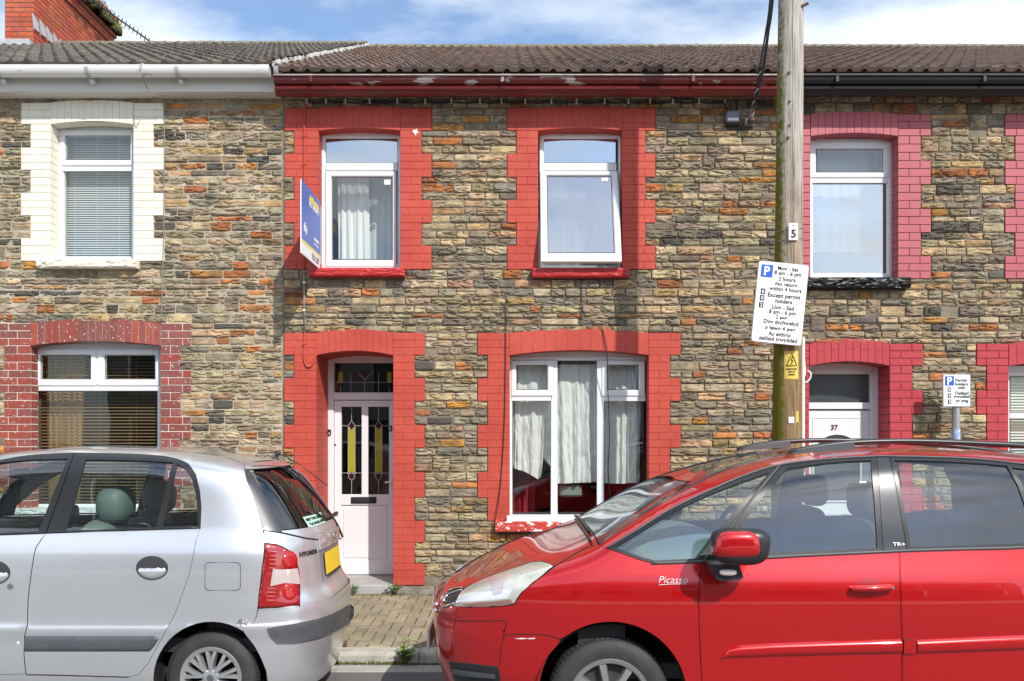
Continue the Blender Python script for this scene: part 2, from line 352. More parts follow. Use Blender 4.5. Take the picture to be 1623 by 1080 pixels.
# ------------------------------------------------------------ stone, brick, windows
PAL = [((.405, .32, .205), 23), ((.47, .375, .235), 20), ((.33, .27, .19), 16), ((.51, .385, .22), 13), ((.48, .315, .145), 6), ((.25, .215, .165), 10),
       ((.53, .205, .065), 4), ((.47, .165, .06), 3), ((.50, .24, .055), 2), ((.46, .29, .17), 3), ((.115, .105, .09), 4)]
PALT = [c for c, w in PAL for _ in range(w)]
def stone(mb, x0, x1, z0, z1, yf, yb, col=None, amp=1.0, g=.014, rg=rnd):
    w, h = x1-x0, z1-z0
    nx, nzz = max(3, int(w/g)), max(3, int(h/(g*.62)))
    e = .0035
    xs = [0, e]+[e+(w-2*e)*i/nx for i in range(1, nx)]+[w-e, w]
    zs = [0, e]+[e+(h-2*e)*i/nzz for i in range(1, nzz)]+[h-e, h]
    ox, oz, oy = rg.uniform(0, 90), rg.uniform(0, 90), rg.uniform(0, 90)
    tilt, tx, base = rg.uniform(-.006, .010)*amp, rg.uniform(-.006, .006)*amp, rg.uniform(-.006, .005)
    flat = .35 if rg.random() < .16 else 1.0
    vs = []
    for b, z in enumerate(zs):
        for a, x in enumerate(xs):
            if a in (0, len(xs)-1) or b in (0, len(zs)-1):
                vs.append((x0+x, yb, z0+z)); continue
            es = max(1-min(1, min(x, w-x)/.011), 1-min(1, (h-z)/.008)); eb = 1-min(1, z/.020)
            n = noise.fractal(Vector((x*8+ox, z*20+oz, oy)), .9, 2.1, 2)
            r1 = abs(noise.noise(Vector((x*6.5+oz+.35*n, z*27+ox, 3+oy))))
            r2 = abs(noise.noise(Vector((x*16+ox, z*21+oy+.5*n, 8+oz))))
            gr = max(0, 1-r1/.13)*.018+max(0, 1-r2/.10)*.005
            y = yf+.009*es*es*amp+.015*eb*eb*amp+base-(tilt*(z/h-.5)+tx*(x/w-.5))-flat*amp*(.010*n+.006-gr)
            y = max(min(y, yf+.016), yf-.034)
            vs.append((x0+x, y, z0+z))
    n1 = len(xs)
    fs = [(j*n1+i, j*n1+i+1, (j+1)*n1+i+1, (j+1)*n1+i) for j in range(len(zs)-1) for i in range(n1-1)]
    mb.add(vs, fs, 0, col)
def stonecol(rg=rnd):
    c = rg.choice(PALT); b = rg.uniform(.74, 1.28)
    return tuple(min(.9, k*b*rg.uniform(.94, 1.06)) for k in c)+(1,)
def splits(h, rg):
    """course heights inside one band of h px"""
    n = max(1, round(h/rg.choice((11.6, 12.6, 13.5))))
    w = [rg.choice((.8, 1, 1, 1.1, 1.3)) for _ in range(n)]
    return [h*k/sum(w) for k in w]
def stonewall(mb, u0, u1, bands, blocked, joint=1.15, seed=1, yf=DW+.004, yb=DW+.03):
    rg = random.Random(seed)
    for va, vb in zip(bands, bands[1:]):
        vv = va; blk = list(blocked)
        for h in splits(vb-va, rg):
            ta, tb = vv, vv+h; vv = tb
            bl = sorted((b[0], b[1]) for b in blk if b[2] < tb-1.2 and b[3] > ta+1.2)
            free, cur = [], u0
            for a, b in bl:
                if a > cur: free.append((cur, min(a, u1)))
                cur = max(cur, b)
            if cur < u1: free.append((cur, u1))
            for a, b in free:
                if b-a < 3: continue
                x = a
                while x < b-.5:
                    w = rg.choice((19, 23, 27, 30, 33, 36, 39, 43, 48, 58))*rg.uniform(.9, 1.1)
                    if h < 10.5: w *= 1.15
                    if b-x-w < 13: w = b-x if b-x < 52 else (b-x)/2
                    ext = 0
                    if rg.random() < .05 and tb+12 <= vb+.5 and w < 34:      # a taller stone reaching into the next course
                        ext = min(13, vb-tb); blk.append((x, x+w, tb, tb+ext))
                    stone(mb, wx(x+joint*.6), wx(x+w-joint*.6), wz(tb+ext-joint*.55), wz(ta+joint*.55), yf, yb, stonecol(rg), 1.0, .014, rg)
                    x += w
def wallback(mb, u0, u1, v0, v1, holes, y):
    us = sorted({u0, u1}|{c for h in holes for c in h[:2] if u0 < c < u1}); vs = sorted({v0, v1}|{c for h in holes for c in h[2:] if v0 < c < v1})
    for a, b in zip(us, us[1:]):
        for c, d in zip(vs, vs[1:]):
            um, vm = (a+b)/2, (c+d)/2
            if any(h[0] < um < h[1] and h[2] < vm < h[3] for h in holes): continue
            mb.add([(wx(a), y, wz(d)), (wx(b), y, wz(d)), (wx(b), y, wz(c)), (wx(a), y, wz(c))], [(0, 1, 2, 3)], 1)
def surround(parent, op, wide, narrow, bands, rises, mats, depth, j=.5, yf=DW, label=None, bond=True, vou=12, wob=.0012, cols=None, split=False):
    """toothed brick surround with a segmental arch; pixel outlines on the wall plane"""
    m = MB(); u0, u1 = op; rt, rb = rises
    def brick(a, b, c, d, deep=depth):
        if b-a < 2: return
        y = yf+rnd.uniform(-wob, wob)
        col = None
        if cols: q = rnd.choice(cols); k = rnd.uniform(.85, 1.15); col = (q[0]*k, q[1]*k, q[2]*k, 1)
        m.box(wx(a+j), wx(b-j), y, yf+deep, wz(d-j), wz(c+j), .0028, 0, col)
    for i, (va, vb) in enumerate(zip(bands, bands[1:])):
        L, Rr = wide if i % 2 == 0 else narrow
        for a, b in ((L, u0), (u1, Rr)):
            m.box(wx(a+.8), wx(b-.8), yf+.0045, yf+depth-.012, wz(vb), wz(va), 0, 1)
            n = 3; h = (vb-va)/n
            for k in range(n):
                c, d = va+k*h, va+(k+1)*h; w = b-a
                st = 35.2
                cuts = [0, w]
                if bond:
                    if w > 44: cuts = [0, w-st, w] if (k+i) % 2 else [0, st, w]
                    elif (k+i) % 2: cuts = [0, w/2, w]
                    if a < u0: cuts = [w-q for q in cuts][::-1]
                for e, f in zip(cuts, cuts[1:]): brick(a+e, a+f, c, d)
    va, vb = bands[0], bands[1]
    def crv(u, v, rise):
        s = (u-(u0+u1)/2)/((u1-u0)/2); return v-rise*(1-s*s)
    wv = (u1-u0)/vou
    for k in range(vou):
        a, b = u0+k*wv+j*.7, u0+(k+1)*wv-j*.7
        y = yf-.003+rnd.uniform(-wob, wob); y2 = yf+depth
        col = None
        if cols: q = rnd.choice(cols); kk = rnd.uniform(.85, 1.15); col = (q[0]*kk, q[1]*kk, q[2]*kk, 1)
        segs = [(0, 1)]
        if split and k % 2: segs = [(0, .45), (.45, 1)]
        for s0, s1 in segs:
            def pv(u, s): return crv(u, va, rt)*(1-s)+crv(u, vb, rb)*s
            g = .4*j if split else 0
            q = [(a, pv(a, s1)-g), (b, pv(b, s1)-g), (b, pv(b, s0)+g), (a, pv(a, s0)+g)]
            vs = [(wx(u), y, wz(v)) for u, v in q]+[(wx(u), y2, wz(v)) for u, v in q]
            m.add(vs, [(0, 1, 2, 3), (7, 6, 5, 4), (0, 4, 5, 1), (1, 5, 6, 2), (2, 6, 7, 3), (3, 7, 4, 0)], 0, col)
    n = 10
    for k in range(n):
        a, b = u0+(u1-u0)*k/n, u0+(u1-u0)*(k+1)/n
        q = [(a, crv(a, vb, rb)-.6), (b, crv(b, vb, rb)-.6), (b, crv(b, va, rt)+.6), (a, crv(a, va, rt)+.6)]
        vs = [(wx(u), yf+.003, wz(v)) for u, v in q]+[(wx(u), yf+depth-.01, wz(v)) for u, v in q]
        m.add(vs, [(0, 1, 2, 3), (7, 6, 5, 4), (0, 4, 5, 1), (2, 6, 7, 3)], 1)
    o = m.build('opening_surround', mats, parent)
    if label: o['label'] = label
    return o
def sur_block(op, wide, narrow, bands):
    out = []
    for i, (a, b) in enumerate(zip(bands, bands[1:])):
        L, Rr = wide if i % 2 == 0 else narrow
        out.append((L, Rr, a, b))
    return out
def pane(parent, u0, u1, v0, v1, Y, mat='glass', gask=True):
    x0, x1, z0, z1 = PX(u0, Y), PX(u1, Y), PZ(v1, Y), PZ(v0, Y)
    m = MB(); m.box(x0-.004, x1+.004, Y, Y+.006, z0-.004, z1+.004); o = m.build('pane', mat, parent)
    if gask:
        m = MB(); g = .007
        m.box(x0-g, x1+g, Y-.003, Y-.001, z1-.002, z1+g); m.box(x0-g, x1+g, Y-.003, Y-.001, z0-g, z0+.002)
        m.box(x0-g, x0+.002, Y-.003, Y-.001, z0, z1); m.box(x1-.002, x1+g, Y-.003, Y-.001, z0, z1)
        m.build('gasket', 'gasket', parent)
    return o
def sash(parent, u0, u1, v0, v1, g, Y, mat='upvc', glass='glass', name='sash', lip=.016):
    """opening light: outer px box, glass px box g; stands `lip` proud of Y"""
    x0, x1, z0, z1 = PX(u0, Y), PX(u1, Y), PZ(v1, Y), PZ(v0, Y)
    w = (g[0]-u0+u1-g[1])/2*Y/FPX
    gx0, gx1, gz0, gz1 = PX(g[0], Y), PX(g[1], Y), PZ(g[3], Y), PZ(g[2], Y)
    m = MB()
    prof = [(0, Y+.03), (0, Y-lip+.005), (.15, Y-lip), (.72, Y-lip), (.8, Y-lip+.004), (1, Y-lip+.024), (1, Y+.03)]
    vs = []
    for t, y in prof:
        for cx, cz, ex, ez in ((x0, z0, gx0, gz0), (x1, z0, gx1, gz0), (x1, z1, gx1, gz1), (x0, z1, gx0, gz1)):
            vs.append((cx+(ex-cx)*t, y, cz+(ez-cz)*t))
    m.add(vs, [(i*4+k, i*4+(k+1) % 4, (i+1)*4+(k+1) % 4, (i+1)*4+k) for i in range(len(prof)-1) for k in range(4)])
    o = m.build(name, mat, parent)
    return o, (g, Y+.004)
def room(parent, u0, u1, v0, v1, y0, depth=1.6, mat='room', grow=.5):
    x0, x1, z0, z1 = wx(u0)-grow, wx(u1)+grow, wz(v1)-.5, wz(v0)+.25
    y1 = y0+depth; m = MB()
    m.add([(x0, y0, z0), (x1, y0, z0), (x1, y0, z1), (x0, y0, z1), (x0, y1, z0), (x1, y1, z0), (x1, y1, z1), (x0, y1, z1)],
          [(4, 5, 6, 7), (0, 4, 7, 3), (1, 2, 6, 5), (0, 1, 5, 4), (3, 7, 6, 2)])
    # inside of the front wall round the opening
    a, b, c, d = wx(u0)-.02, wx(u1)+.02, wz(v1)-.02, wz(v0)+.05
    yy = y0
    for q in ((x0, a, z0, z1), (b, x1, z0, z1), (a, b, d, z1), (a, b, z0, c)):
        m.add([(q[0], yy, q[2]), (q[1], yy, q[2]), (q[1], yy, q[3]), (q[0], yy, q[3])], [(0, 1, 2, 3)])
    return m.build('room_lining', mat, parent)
def cloth(parent, pts_top, bot, Y, mat, name='curtain', folds=9, amp=.03, n=70, nv=26, seed=0, wr=.006, edge=0.0):
    """hanging cloth: u range pts_top=(u0,u1,v), bot = list of (u,v) along the hem"""
    rg = random.Random(seed); ph = [rg.uniform(0, 6.28) for _ in range(4)]; u0, u1, v0 = pts_top
    def hem(u):
        for (a, va), (b, vb) in zip(bot, bot[1:]):
            if a <= u <= b: return va+(vb-va)*(u-a)/max(1e-6, b-a)
        return bot[-1][1]
    def fn(s, t):
        ub = bot[0][0]+(bot[-1][0]-bot[0][0])*s; ut = u0+(u1-u0)*s
        u = ut+(ub-ut)*t; v = v0+(hem(ub)-v0)*t
        q = s*folds*6.283+ph[0]+.8*math.sin(s*11+ph[1])
        k = amp*(.4+.6*t)*(math.sin(q)+.4*math.sin(2.3*q+ph[2]))
        k += wr*noise.fractal(Vector((u*.15, v*.035+seed, seed)), .9, 2.1, 3)*2.5
        p = P3(u+2.0*math.sin(q*.5+t*2)*t*.5, v, Y); p.y += k
        return p
    m = MB(); m.grid(fn, n, nv); o = m.build(name, mat, parent, smooth=True)
    return o
# ------------------------------------------------------------ the three terraced houses
YW = DW+.16
def window(parent, outer, bars=(), w=9, mat='upvc', head=0, Y=YW, label=None):
    """outer frame (px box) with mullions / transoms (px boxes) - returns the frame mesh that parents the rest"""
    u0, u1, v0, v1 = outer; m = MB(); s = Y/FPX
    m.ring(PX(u0, Y), PX(u1, Y), PZ(v1, Y), PZ(v0, Y), w*s, Y-.012, Y+.05)
    for a, b, c, d in bars: m.box(PX(a, Y), PX(b, Y), Y-.009, Y+.045, PZ(d, Y), PZ(c, Y), .004)
    if head: m.box(PX(u0+1, Y), PX(u1-1, Y), Y+.004, Y+.05, PZ(v0, Y)-.002, PZ(v0-head, Y))
    o = m.build('window', mat, parent)
    if label: o['label'] = label
    return o
def sill(parent, u0, u1, v0, v1, mat, proud=.07, rough=1.0, seed=3):
    m = MB(); rg = random.Random(seed)
    stone(m, wx(u0), wx(u1), wz(v1), wz(v0), DW-proud, DW-.004, None, .55*rough+.15, .02, rg)
    m.box(wx(u0)+.002, wx(u1)-.002, DW-proud+.016, DW+.17, wz(v1)+.002, wz(v0)+.004)
    return m.build('sill', mat, parent, smooth=False)
def tilt(objs, zh, yh, ang):
    c, s = math.cos(ang), math.sin(ang)
    for o in objs:
        for v in o.data.vertices:
            dy, dz = v.co.y-yh, v.co.z-zh
            v.co.y = yh+dy*c+dz*s; v.co.z = zh-dy*s+dz*c
def newkids(n0): return [o for o in bpy.data.objects if o.type == 'MESH' and o.name not in n0]
def extr(mb, prof, x0, x1, mi=0): mb.prism(prof, x0, x1, mi, ax='x')
TAN = .5115; EY = 8.02; RY = 13.3; SLP = math.atan(TAN)
def roof(parent, x0, x1, ez, mat, seed, drift=0):
    rg = random.Random(seed); m = MB(); cs, sn = math.cos(SLP), math.sin(SLP)
    L = (RY-EY)/cs; gauge = .30; n = int(L/gauge)+1
    for k in range(n):
        s0 = L-(n-k)*gauge*(L/(n*gauge)); s1 = s0+L/n+.03
        off = (.0, .15)[k % 2]*0
        x = x0-off
        while x < x1-.01:
            b = rg.uniform(.78, 1.2); c = rg.choice([(1, 1, 1), (1.05, .97, .92), (.93, .97, 1.02)])
            base = {'tile_grey': (.155, .14, .12), 'tile_brown': (.165, .118, .098)}[mat]
            col = tuple(base[i]*c[i]*b for i in range(3))+(1,)
            xa, xb = max(x, x0), min(x+.3, x1); jz = rg.uniform(-.003, .003); js = rg.uniform(-.006, .006)
            vs = []; nu = 12
            for (s, h) in ((s0+js, -.012), (s0+js, .030+jz), (s0+js+.012, .034+jz), (s1, .004+jz)):
                for i in range(nu+1):
                    xx = xa+(xb-xa)*i/nu; ph = ((xx-x0) % .15)/.15
                    roll = .026*max(0, math.sin(ph*math.pi*2))**.7 if ph < .5 else .0
                    hh = h+roll*(1 if h > -.01 else 1)
                    yy = EY+s*cs-hh*sn; zz = ez+s*sn+hh*cs
                    vs.append((xx, yy, zz))
            q = nu+1
            m.add(vs, [(j*q+i, j*q+i+1, (j+1)*q+i+1, (j+1)*q+i) for j in range(3) for i in range(nu)], 0, col)
            x += .3
    zr = ez+(RY-EY)*TAN
    m.add([(x0, EY+.1, ez+.04), (x1, EY+.1, ez+.04), (x1, RY, zr-.02), (x0, RY, zr-.02), (x1, RY+5, zr-2.6), (x0, RY+5, zr-2.6)], [(0, 1, 2, 3), (3, 2, 4, 5)], 0, (.15, .13, .11, 1))
    o = m.build('roof', mat, parent)
    m = MB(); x = x0; rg2 = random.Random(seed+5)
    while x < x1:
        w = min(.45, x1-x)
        def fn(a, b):
            ang = math.pi*b; nn = noise.fractal(Vector(((x+a*w)*14, b*6, seed)), 1, 2, 3)*.013
            r = .115+nn
            return (x+.004+a*(w-.008), RY-r*math.cos(ang), zr-.045+r*math.sin(ang)*.95)
        m.grid(fn, 12, 8); x += .45
    m.build('ridge_tiles', 'ridge', o)
    return o
# ---- middle house
HM = thing('terraced_house', 'middle stone terraced house, number 3, with bright red painted surrounds and flaking red gutter', 'house', (0, DW, 0), 'terraced houses along the street')
GB = [528, 563, 600, 636, 674, 710, 749, 789, 826, 860, 894, 928]
UB = [171, 207, 243.7, 280.7, 317.2, 353.3, 390, 427]
MBANDS = [146, 158]+UB+[443, 484, 505]+GB
UL = dict(op=(505, 634), wide=(451, 684), narrow=(466, 668)); UR = dict(op=(853, 986), wide=(804, 1039), narrow=(818.5, 1023))
DR = dict(op=(501, 623), wide=(450, 673), narrow=(466, 657)); GW = dict(op=(808, 1028), wide=(757, 1079), narrow=(773, 1062))
blk = []
for d in (UL, UR): blk += sur_block(**d, bands=UB)
blk += sur_block(**DR, bands=GB); blk += sur_block(**GW, bands=GB[:9])
blk += [(491, 643, 427, 443), (843, 996, 427, 443), (784, 1052, 826, 843)]
holes = [UL['op']+(203, 432), UR['op']+(203, 432), DR['op']+(555, 930), GW['op']+(555, 830)]
m = MB(); stonewall(m, 449, 1250, MBANDS, blk, 1.15, 11); wallback(m, 447, 1250, 146, 945, holes, DW+.0165); m.build('stone_wall', ['stone', 'mortar_dark'], HM)
for d in (UL, UR): surround(HM, d['op'], d['wide'], d['narrow'], UB, (3, 4), ['red', 'red_joint'], .155, .2)
surround(HM, DR['op'], DR['wide'], DR['narrow'], GB, (6, 7), ['red', 'red_joint'], .55, .22)
surround(HM, GW['op'], GW['wide'], GW['narrow'], GB[:9], (6, 8), ['red', 'red_joint'], .155, .22)
m = MB(); m.prism([(wx(u), wz(v)) for u, v in ((653.5, 209), (656, 205.5), (658, 207), (661, 204), (661.5, 208), (664, 211), (660, 211.5), (659, 216), (656.5, 211.5))], DW-.003, DW+.002); m.build('paint_chip', 'plastic_white', HM)
# upper left window
w1 = window(HM, (507, 639, 211, 428), [(516, 630, 259, 271)], 9, 'upvc_dirty', 9)
sill(w1, 491, 643, 427.5, 441, 'red_sill', .085, 1.6, 3)
pane(w1, 516.6, 630, 221, 258.6, YW+.012, 'glass_sky')
s_, g_ = sash(w1, 516, 628, 272.5, 424, (526.5, 621.5, 282, 411.5), YW-.002, glass='glass')
pane(s_, *g_[0], g_[1], 'glass')
m = MB(); m.box(PX(609, YW), PX(619, YW), YW-.001, YW+.001, PZ(293, YW), PZ(285, YW)); m.build('paper_label', 'plastic_white', s_)
cloth(w1, (535, 584, 270), [(536, 430), (586, 430)], 8.75, 'curtain', folds=4, amp=.02, n=30, nv=14, seed=3, wr=.002)
cloth(w1, (575, 640, 216), [(575, 430), (640, 430)], 8.85, 'net', folds=5, amp=.012, n=30, nv=10, seed=8, wr=.001)
room(w1, 505, 634, 207, 427, YW+.07, 1.8, 'white_wall')
# upper right window, casement standing open
w2 = window(HM, (855, 987, 213, 428), [(860, 977, 259, 271)], 7, 'upvc_dirty', 11)
sill(w2, 843, 996, 427.5, 442, 'red_sill', .085, 1.6, 5)
pane(w2, 860, 976, 219, 258.5, YW+.012, 'glass_sky')
n0 = {o.name for o in bpy.data.objects}
s_, g_ = sash(w2, 856, 979, 273, 433, (867, 968, 282, 417), YW-.012, glass='glass_sky', name='open_sash')
pane(s_, *g_[0], g_[1], 'glass_sky')
m = MB(); m.box(PX(953, YW), PX(963, YW), YW-.013, YW-.010, PZ(291, YW), PZ(285, YW)); m.build('paper_label', 'plastic_white', s_)
tilt(newkids(n0), PZ(273, YW), YW, R(17))
m = MB(); m.box(PX(979, YW), PX(981.5, YW), YW-.05, YW-.012, PZ(345, YW), PZ(318, YW), .003); m.build('handle', 'cable', s_)
cloth(w2, (850, 990, 215), [(850, 430), (990, 430)], 8.8, 'net', folds=6, amp=.015, n=40, nv=10, seed=4, wr=.001)
room(w2, 853, 986, 207, 427, YW+.07, 1.6, 'white_wall')
# ground floor window
w3 = window(HM, (806, 1032, 566, 826), [(873, 883.5, 572, 816), (946, 957, 572, 816), (811, 875, 623, 636), (955, 1023, 624, 636.5)], 6, 'upvc', 9)
sill(w3, 785, 1051, 826.5, 842, 'red_flaky', .085, .25, 6)
m = MB(); m.box(PX(803, YW), PX(1030, YW), DW-.035, YW-.006, PZ(826, YW), PZ(815, YW), .006); m.build('cill_strip', 'upvc', w3)
for a, b, gl in ((810, 876, (819, 866.5)), (953.5, 1022, (963, 1011.5))):
    s_, g_ = sash(w3, a, b, 572, 628.5, gl+(579.5, 617.5), YW-.004, glass='glass'); pane(s_, *g_[0], g_[1], 'glass')
for a, b, c in ((812.5, 872.5, 636), (883.5, 946, 573), (957.5, 1020, 637)): pane(w3, a, b, c, 813, YW+.012, 'glass')
cloth(w3, (806, 884, 572), [(808, 740), (832, 748), (852, 760), (858, 756), (862, 725), (874, 742)], 8.62, 'curtain', folds=3.2, amp=.022, n=110, nv=60, seed=21, wr=.007)
cloth(w3, (878, 950, 578), [(882, 767), (930, 765), (950, 764)], 8.62, 'curtain', folds=3.7, amp=.024, n=110, nv=60, seed=22, wr=.007)
cloth(w3, (952, 1016, 576), [(956, 766), (985, 767), (1013, 765)], 8.62, 'curtain', folds=3.3, amp=.022, n=110, nv=60, seed=23, wr=.007)
cloth(w3, (800, 850, 570), [(802, 835), (846, 835)], 8.85, 'red_curtain', folds=4, amp=.03, n=40, nv=8, seed=31, wr=.001)
cloth(w3, (976, 1034, 570), [(974, 835), (1030, 835)], 8.85, 'red_curtain', folds=4, amp=.03, n=40, nv=8, seed=32, wr=.001)
m = MB(); m.box(PX(886, 8.75), PX(922, 8.75), 8.68, 8.78, PZ(787, 8.75), PZ(768, 8.75), .02)
o = m.build('cushion', pmat('sage_cushion', (.22, .30, .26), .9), w3)
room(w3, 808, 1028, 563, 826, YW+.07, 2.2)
# front door 3
YD = 8.9
def DB(mb, u0, u1, v0, v1, y0, y1, c=.004): mb.box(PX(u0, YD), PX(u1, YD), YD+y0, YD+y1, PZ(v1, YD), PZ(v0, YD), c)
df = MB()
for a, b, c, d in ((520, 529.5, 553, 912), (628, 639, 553, 912), (529.5, 628, 553, 575.6), (529.5, 628, 622.5, 634)): DB(df, a, b, c, d, -.02, .06)
fr = df.build('door_frame', 'upvc', HM); fr['label'] = 'white frame of the door marked 3'
dm = MB()
for a, b, c, d in ((530, 541, 635, 911), (616.5, 627.5, 635, 911), (573, 583.5, 645, 784), (541, 616.5, 635, 645), (541, 616.5, 784, 801), (541, 616.5, 888, 911)): DB(dm, a, b, c, d, 0, .045)
DB(dm, 541, 616.5, 801, 888, .014, .04, .0)
DB(dm, 544, 613.5, 804, 885, .006, .04, .006)
door = dm.build('door', 'upvc', HM); door['label'] = 'white door with two leaded glass strips marked 3'
pane(fr, 529.5, 628, 575.6, 622.5, YD+.02, 'glass_dark', True)
for a, b in ((541, 573), (583.5, 616.5)): pane(door, a, b, 645, 784, YD+.018, 'glass_dark', True)
class Pieces(list):
    def add(s, vs, fs): m = MB(); m.add(vs, fs); s.append(m)
    def build(s, n, mt, par): return [m.build(n, mt, par) for m in s]
ld = MB(); yg = Pieces(); pg = Pieces(); L = YD+.012
def came(pts, w=.7):
    for (a, b), (c, d) in zip(pts, pts[1:]):
        p, q = P3(a, b, L), P3(c, d, L); e = (q-p).normalized(); n = Vector((-e.z, 0, e.x))*w*.5*L/FPX
        ld.add([p-n, q-n, q+n, p+n], [(0, 1, 2, 3)])
for c in (557.3, 600):
    hw = 16
    came([(c, 645), (c, 667)]); came([(c-hw, 675), (c-5, 675)]); came([(c+5, 675), (c+hw, 675)])
    came([(c, 667), (c+5.5, 675), (c, 682.5), (c-5.5, 675), (c, 667)])
    came([(c-5.5, 676), (c-5.5, 748)]); came([(c+5.5, 676), (c+5.5, 748)])
    came([(c-hw, 750), (c+hw, 750)]); came([(c-5, 752), (c-5, 757), (c, 762), (c+5, 757), (c+5, 752)]); came([(c, 762), (c, 784)])
    came([(c-8, 750), (c-4, 748), (c, 750), (c-4, 752), (c-8, 750)]); came([(c+8, 750), (c+4, 748), (c, 750), (c+4, 752), (c+8, 750)])
    yg.add([P3(c-5.2, 677, L+.001), P3(c+5.2, 677, L+.001), P3(c+5.2, 748, L+.001), P3(c-5.2, 748, L+.001)], [(0, 3, 2, 1)])
    pg.add([P3(c, 667.5, L), P3(c+5.2, 675, L), P3(c, 682, L), P3(c-5.2, 675, L)], [(0, 3, 2, 1)])
    pg.add([P3(c-4.7, 752, L), P3(c+4.7, 752, L), P3(c+4.7, 757, L), P3(c, 761.5, L), P3(c-4.7, 757, L)], [(0, 4, 3, 2, 1)])
ld.build('leaded_strips', 'lead_came', door); yg.build('yellow_glass_strip', 'yellow_glass', door); pg.build('plum_glass_piece', 'plum_glass', door)
ld = MB(); yg = Pieces(); pg = Pieces()
came([(529.5, 606.5), (628, 606.5)]); 
for c in (556, 578, 600): came([(c, 590 if c != 578 else 603), (c, 622.5)])
came([(566, 589), (578, 603), (590, 589)]); came([(540, 606), (540, 622)]); came([(617, 606), (617, 622)])
pg.add([P3(566, 589, L+.0005), P3(590, 589, L+.0005), P3(578, 602, L+.0005)], [(0, 2, 1)])
for c in (540, 617):
    pg.add([P3(c-3.5, 607, L), P3(c+3.5, 607, L), P3(c+3, 611, L), P3(c, 613.5, L), P3(c-3, 611, L)], [(0, 4, 3, 2, 1)])
    yg.add([P3(c-3.5, 590, L+.001), P3(c+3.5, 590, L+.001), P3(c+3.5, 606, L+.001), P3(c-3.5, 606, L+.001)], [(0, 3, 2, 1)])
ld.build('leaded_strips', 'lead_came', fr); yg.build('yellow_glass_strip', 'yellow_glass', fr); pg.build('plum_glass_piece', 'plum_glass', fr)
m = MB(); DB(m, 556.5, 596.5, 788, 798, -.014, .002, .004); lb = m.build('letterbox', 'cable', door)
m = MB(); DB(m, 560, 593, 790.5, 795.5, -.020, -.012, .003); m.build('flap', 'gasket', lb)
m = MB(); m.tube([P3(619, 764.5, YD-.045), P3(610, 765, YD-.05)], .009); m.tube([P3(619, 764.5, YD-.045), P3(619, 764.5, YD)], .01); DB(m, 616.8, 621.5, 757, 790, -.008, .002, .003); m.build('handle', 'plastic_white', door)
m = MB(); DB(m, 520.5, 525.5, 681, 689.5, -.045, -.015, .004); bl_ = m.build('doorbell', 'cable', fr)
m = MB(); DB(m, 522, 524, 686.2, 688.2, -.048, -.04, .001); m.build('push_button', 'plastic_white', bl_)
m = MB(); m.lathe([(0, -.006), (.012, -.005), (.012, .002)], (PX(531.5, YD), YD-.002, PZ(705, YD)), 12); m.build('lock', 'chrome', door)
text('3', .036, P3(619.3, 679.6, YD-.003), 'sign_black', door, 'door_number', bold=.03)
m = MB(); m.box(wx(501)+.001, wx(623)-.001, DW-.03, YD+.2, 0, PZ(912, YD), .008); m.build('threshold', 'step', HM)
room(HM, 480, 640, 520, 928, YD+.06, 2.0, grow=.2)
# plinth
rg = random.Random(5)
for run in (((449, 500.5),), ((623.5, 690), (690, 775), (775, 870), (870, 960), (960, 1050), (1050, 1140), (1140, 1250))):
    m = MB()
    for a, b in run: stone(m, wx(a), wx(b-1), .06, wz(929.5), DW-.05, DW+.05, (.30, .28, .235, 1), .4, .03, rg)
    m.build('plinth', 'stone', HM)
# eaves
def ogee_gutter(parent, x0, x1, gm, fm, lip, seed):
    m = MB(); extr(m, [(8.20, 5.25), (8.022, 5.25), (8.018, 5.228), (8.028, 5.222), (8.032, 5.20), (8.05, 5.172), (8.09, 5.158), (8.20, 5.15)], x0, x1); g = m.build('gutter', gm, parent)
    m = MB(); m.box(x0, x1, 8.008, 8.03, 5.229, 5.243, .004); m.build('gutter_lip', lip, g)
    m = MB(); extr(m, [(8.21, 5.16), (8.076, 5.156), (8.060, 5.142), (8.064, 5.122), (8.084, 5.112), (8.098, 5.09), (8.125, 5.078), (8.15, 5.078), (8.155, 5.175), (8.35, 5.175), (8.35, 5.19), (8.21, 5.19)], x0, x1); m.build('fascia', fm, parent)
    x = x0+.35; rg = random.Random(seed)
    while x < x1-.1:
        m = MB(); m.box(x, x+.035, 8.012, 8.03, 5.17, 5.252, .004); m.build('gutter_joint', gm, g); x += rg.uniform(1.3, 1.9)
ogee_gutter(HM, wx(447)+.0, wx(1250), 'gutter_red', 'fascia_red', 'gut_edge', 2)
roof(HM, wx(447), wx(1250), 5.285, 'tile_brown', 41)
# ---- left house
HL = thing('terraced_house', 'stone terraced house with cream upper window surround, white gutter and red brick chimney', 'house', (wx(50), DW, 0), 'terraced houses along the street')
LU = [163, 197, 234, 269.6, 306, 342, 378, 414]; LG = [512.6, 548, 587, 622, 660.7, 696, 733, 770, 806]
LBANDS = [138, 150]+LU+[428, 470]+LG+[824, 860, 895, 928]
AU = dict(op=(81, 211), wide=(33, 260), narrow=(48, 243)); AG = dict(op=(48, 254), wide=(-8, 302), narrow=(6, 286))
BU = dict(op=(-230, -100), wide=(-278, -51), narrow=(-263, -68)); BD = dict(op=(-240, -118), wide=(-291, -68), narrow=(-275, -84))
LGD = LG+[842, 878, 914, 928]
blk = sur_block(**AU, bands=LU)+sur_block(**AG, bands=LG)+sur_block(**BU, bands=LU)+sur_block(**BD, bands=LGD)
blk += [(64, 221, 414, 428), (19, 283, 806, 824), (-247, -84, 414, 428)]
holes = [AU['op']+(193, 418), AG['op']+(543, 810), BU['op']+(193, 418), BD['op']+(543, 930)]
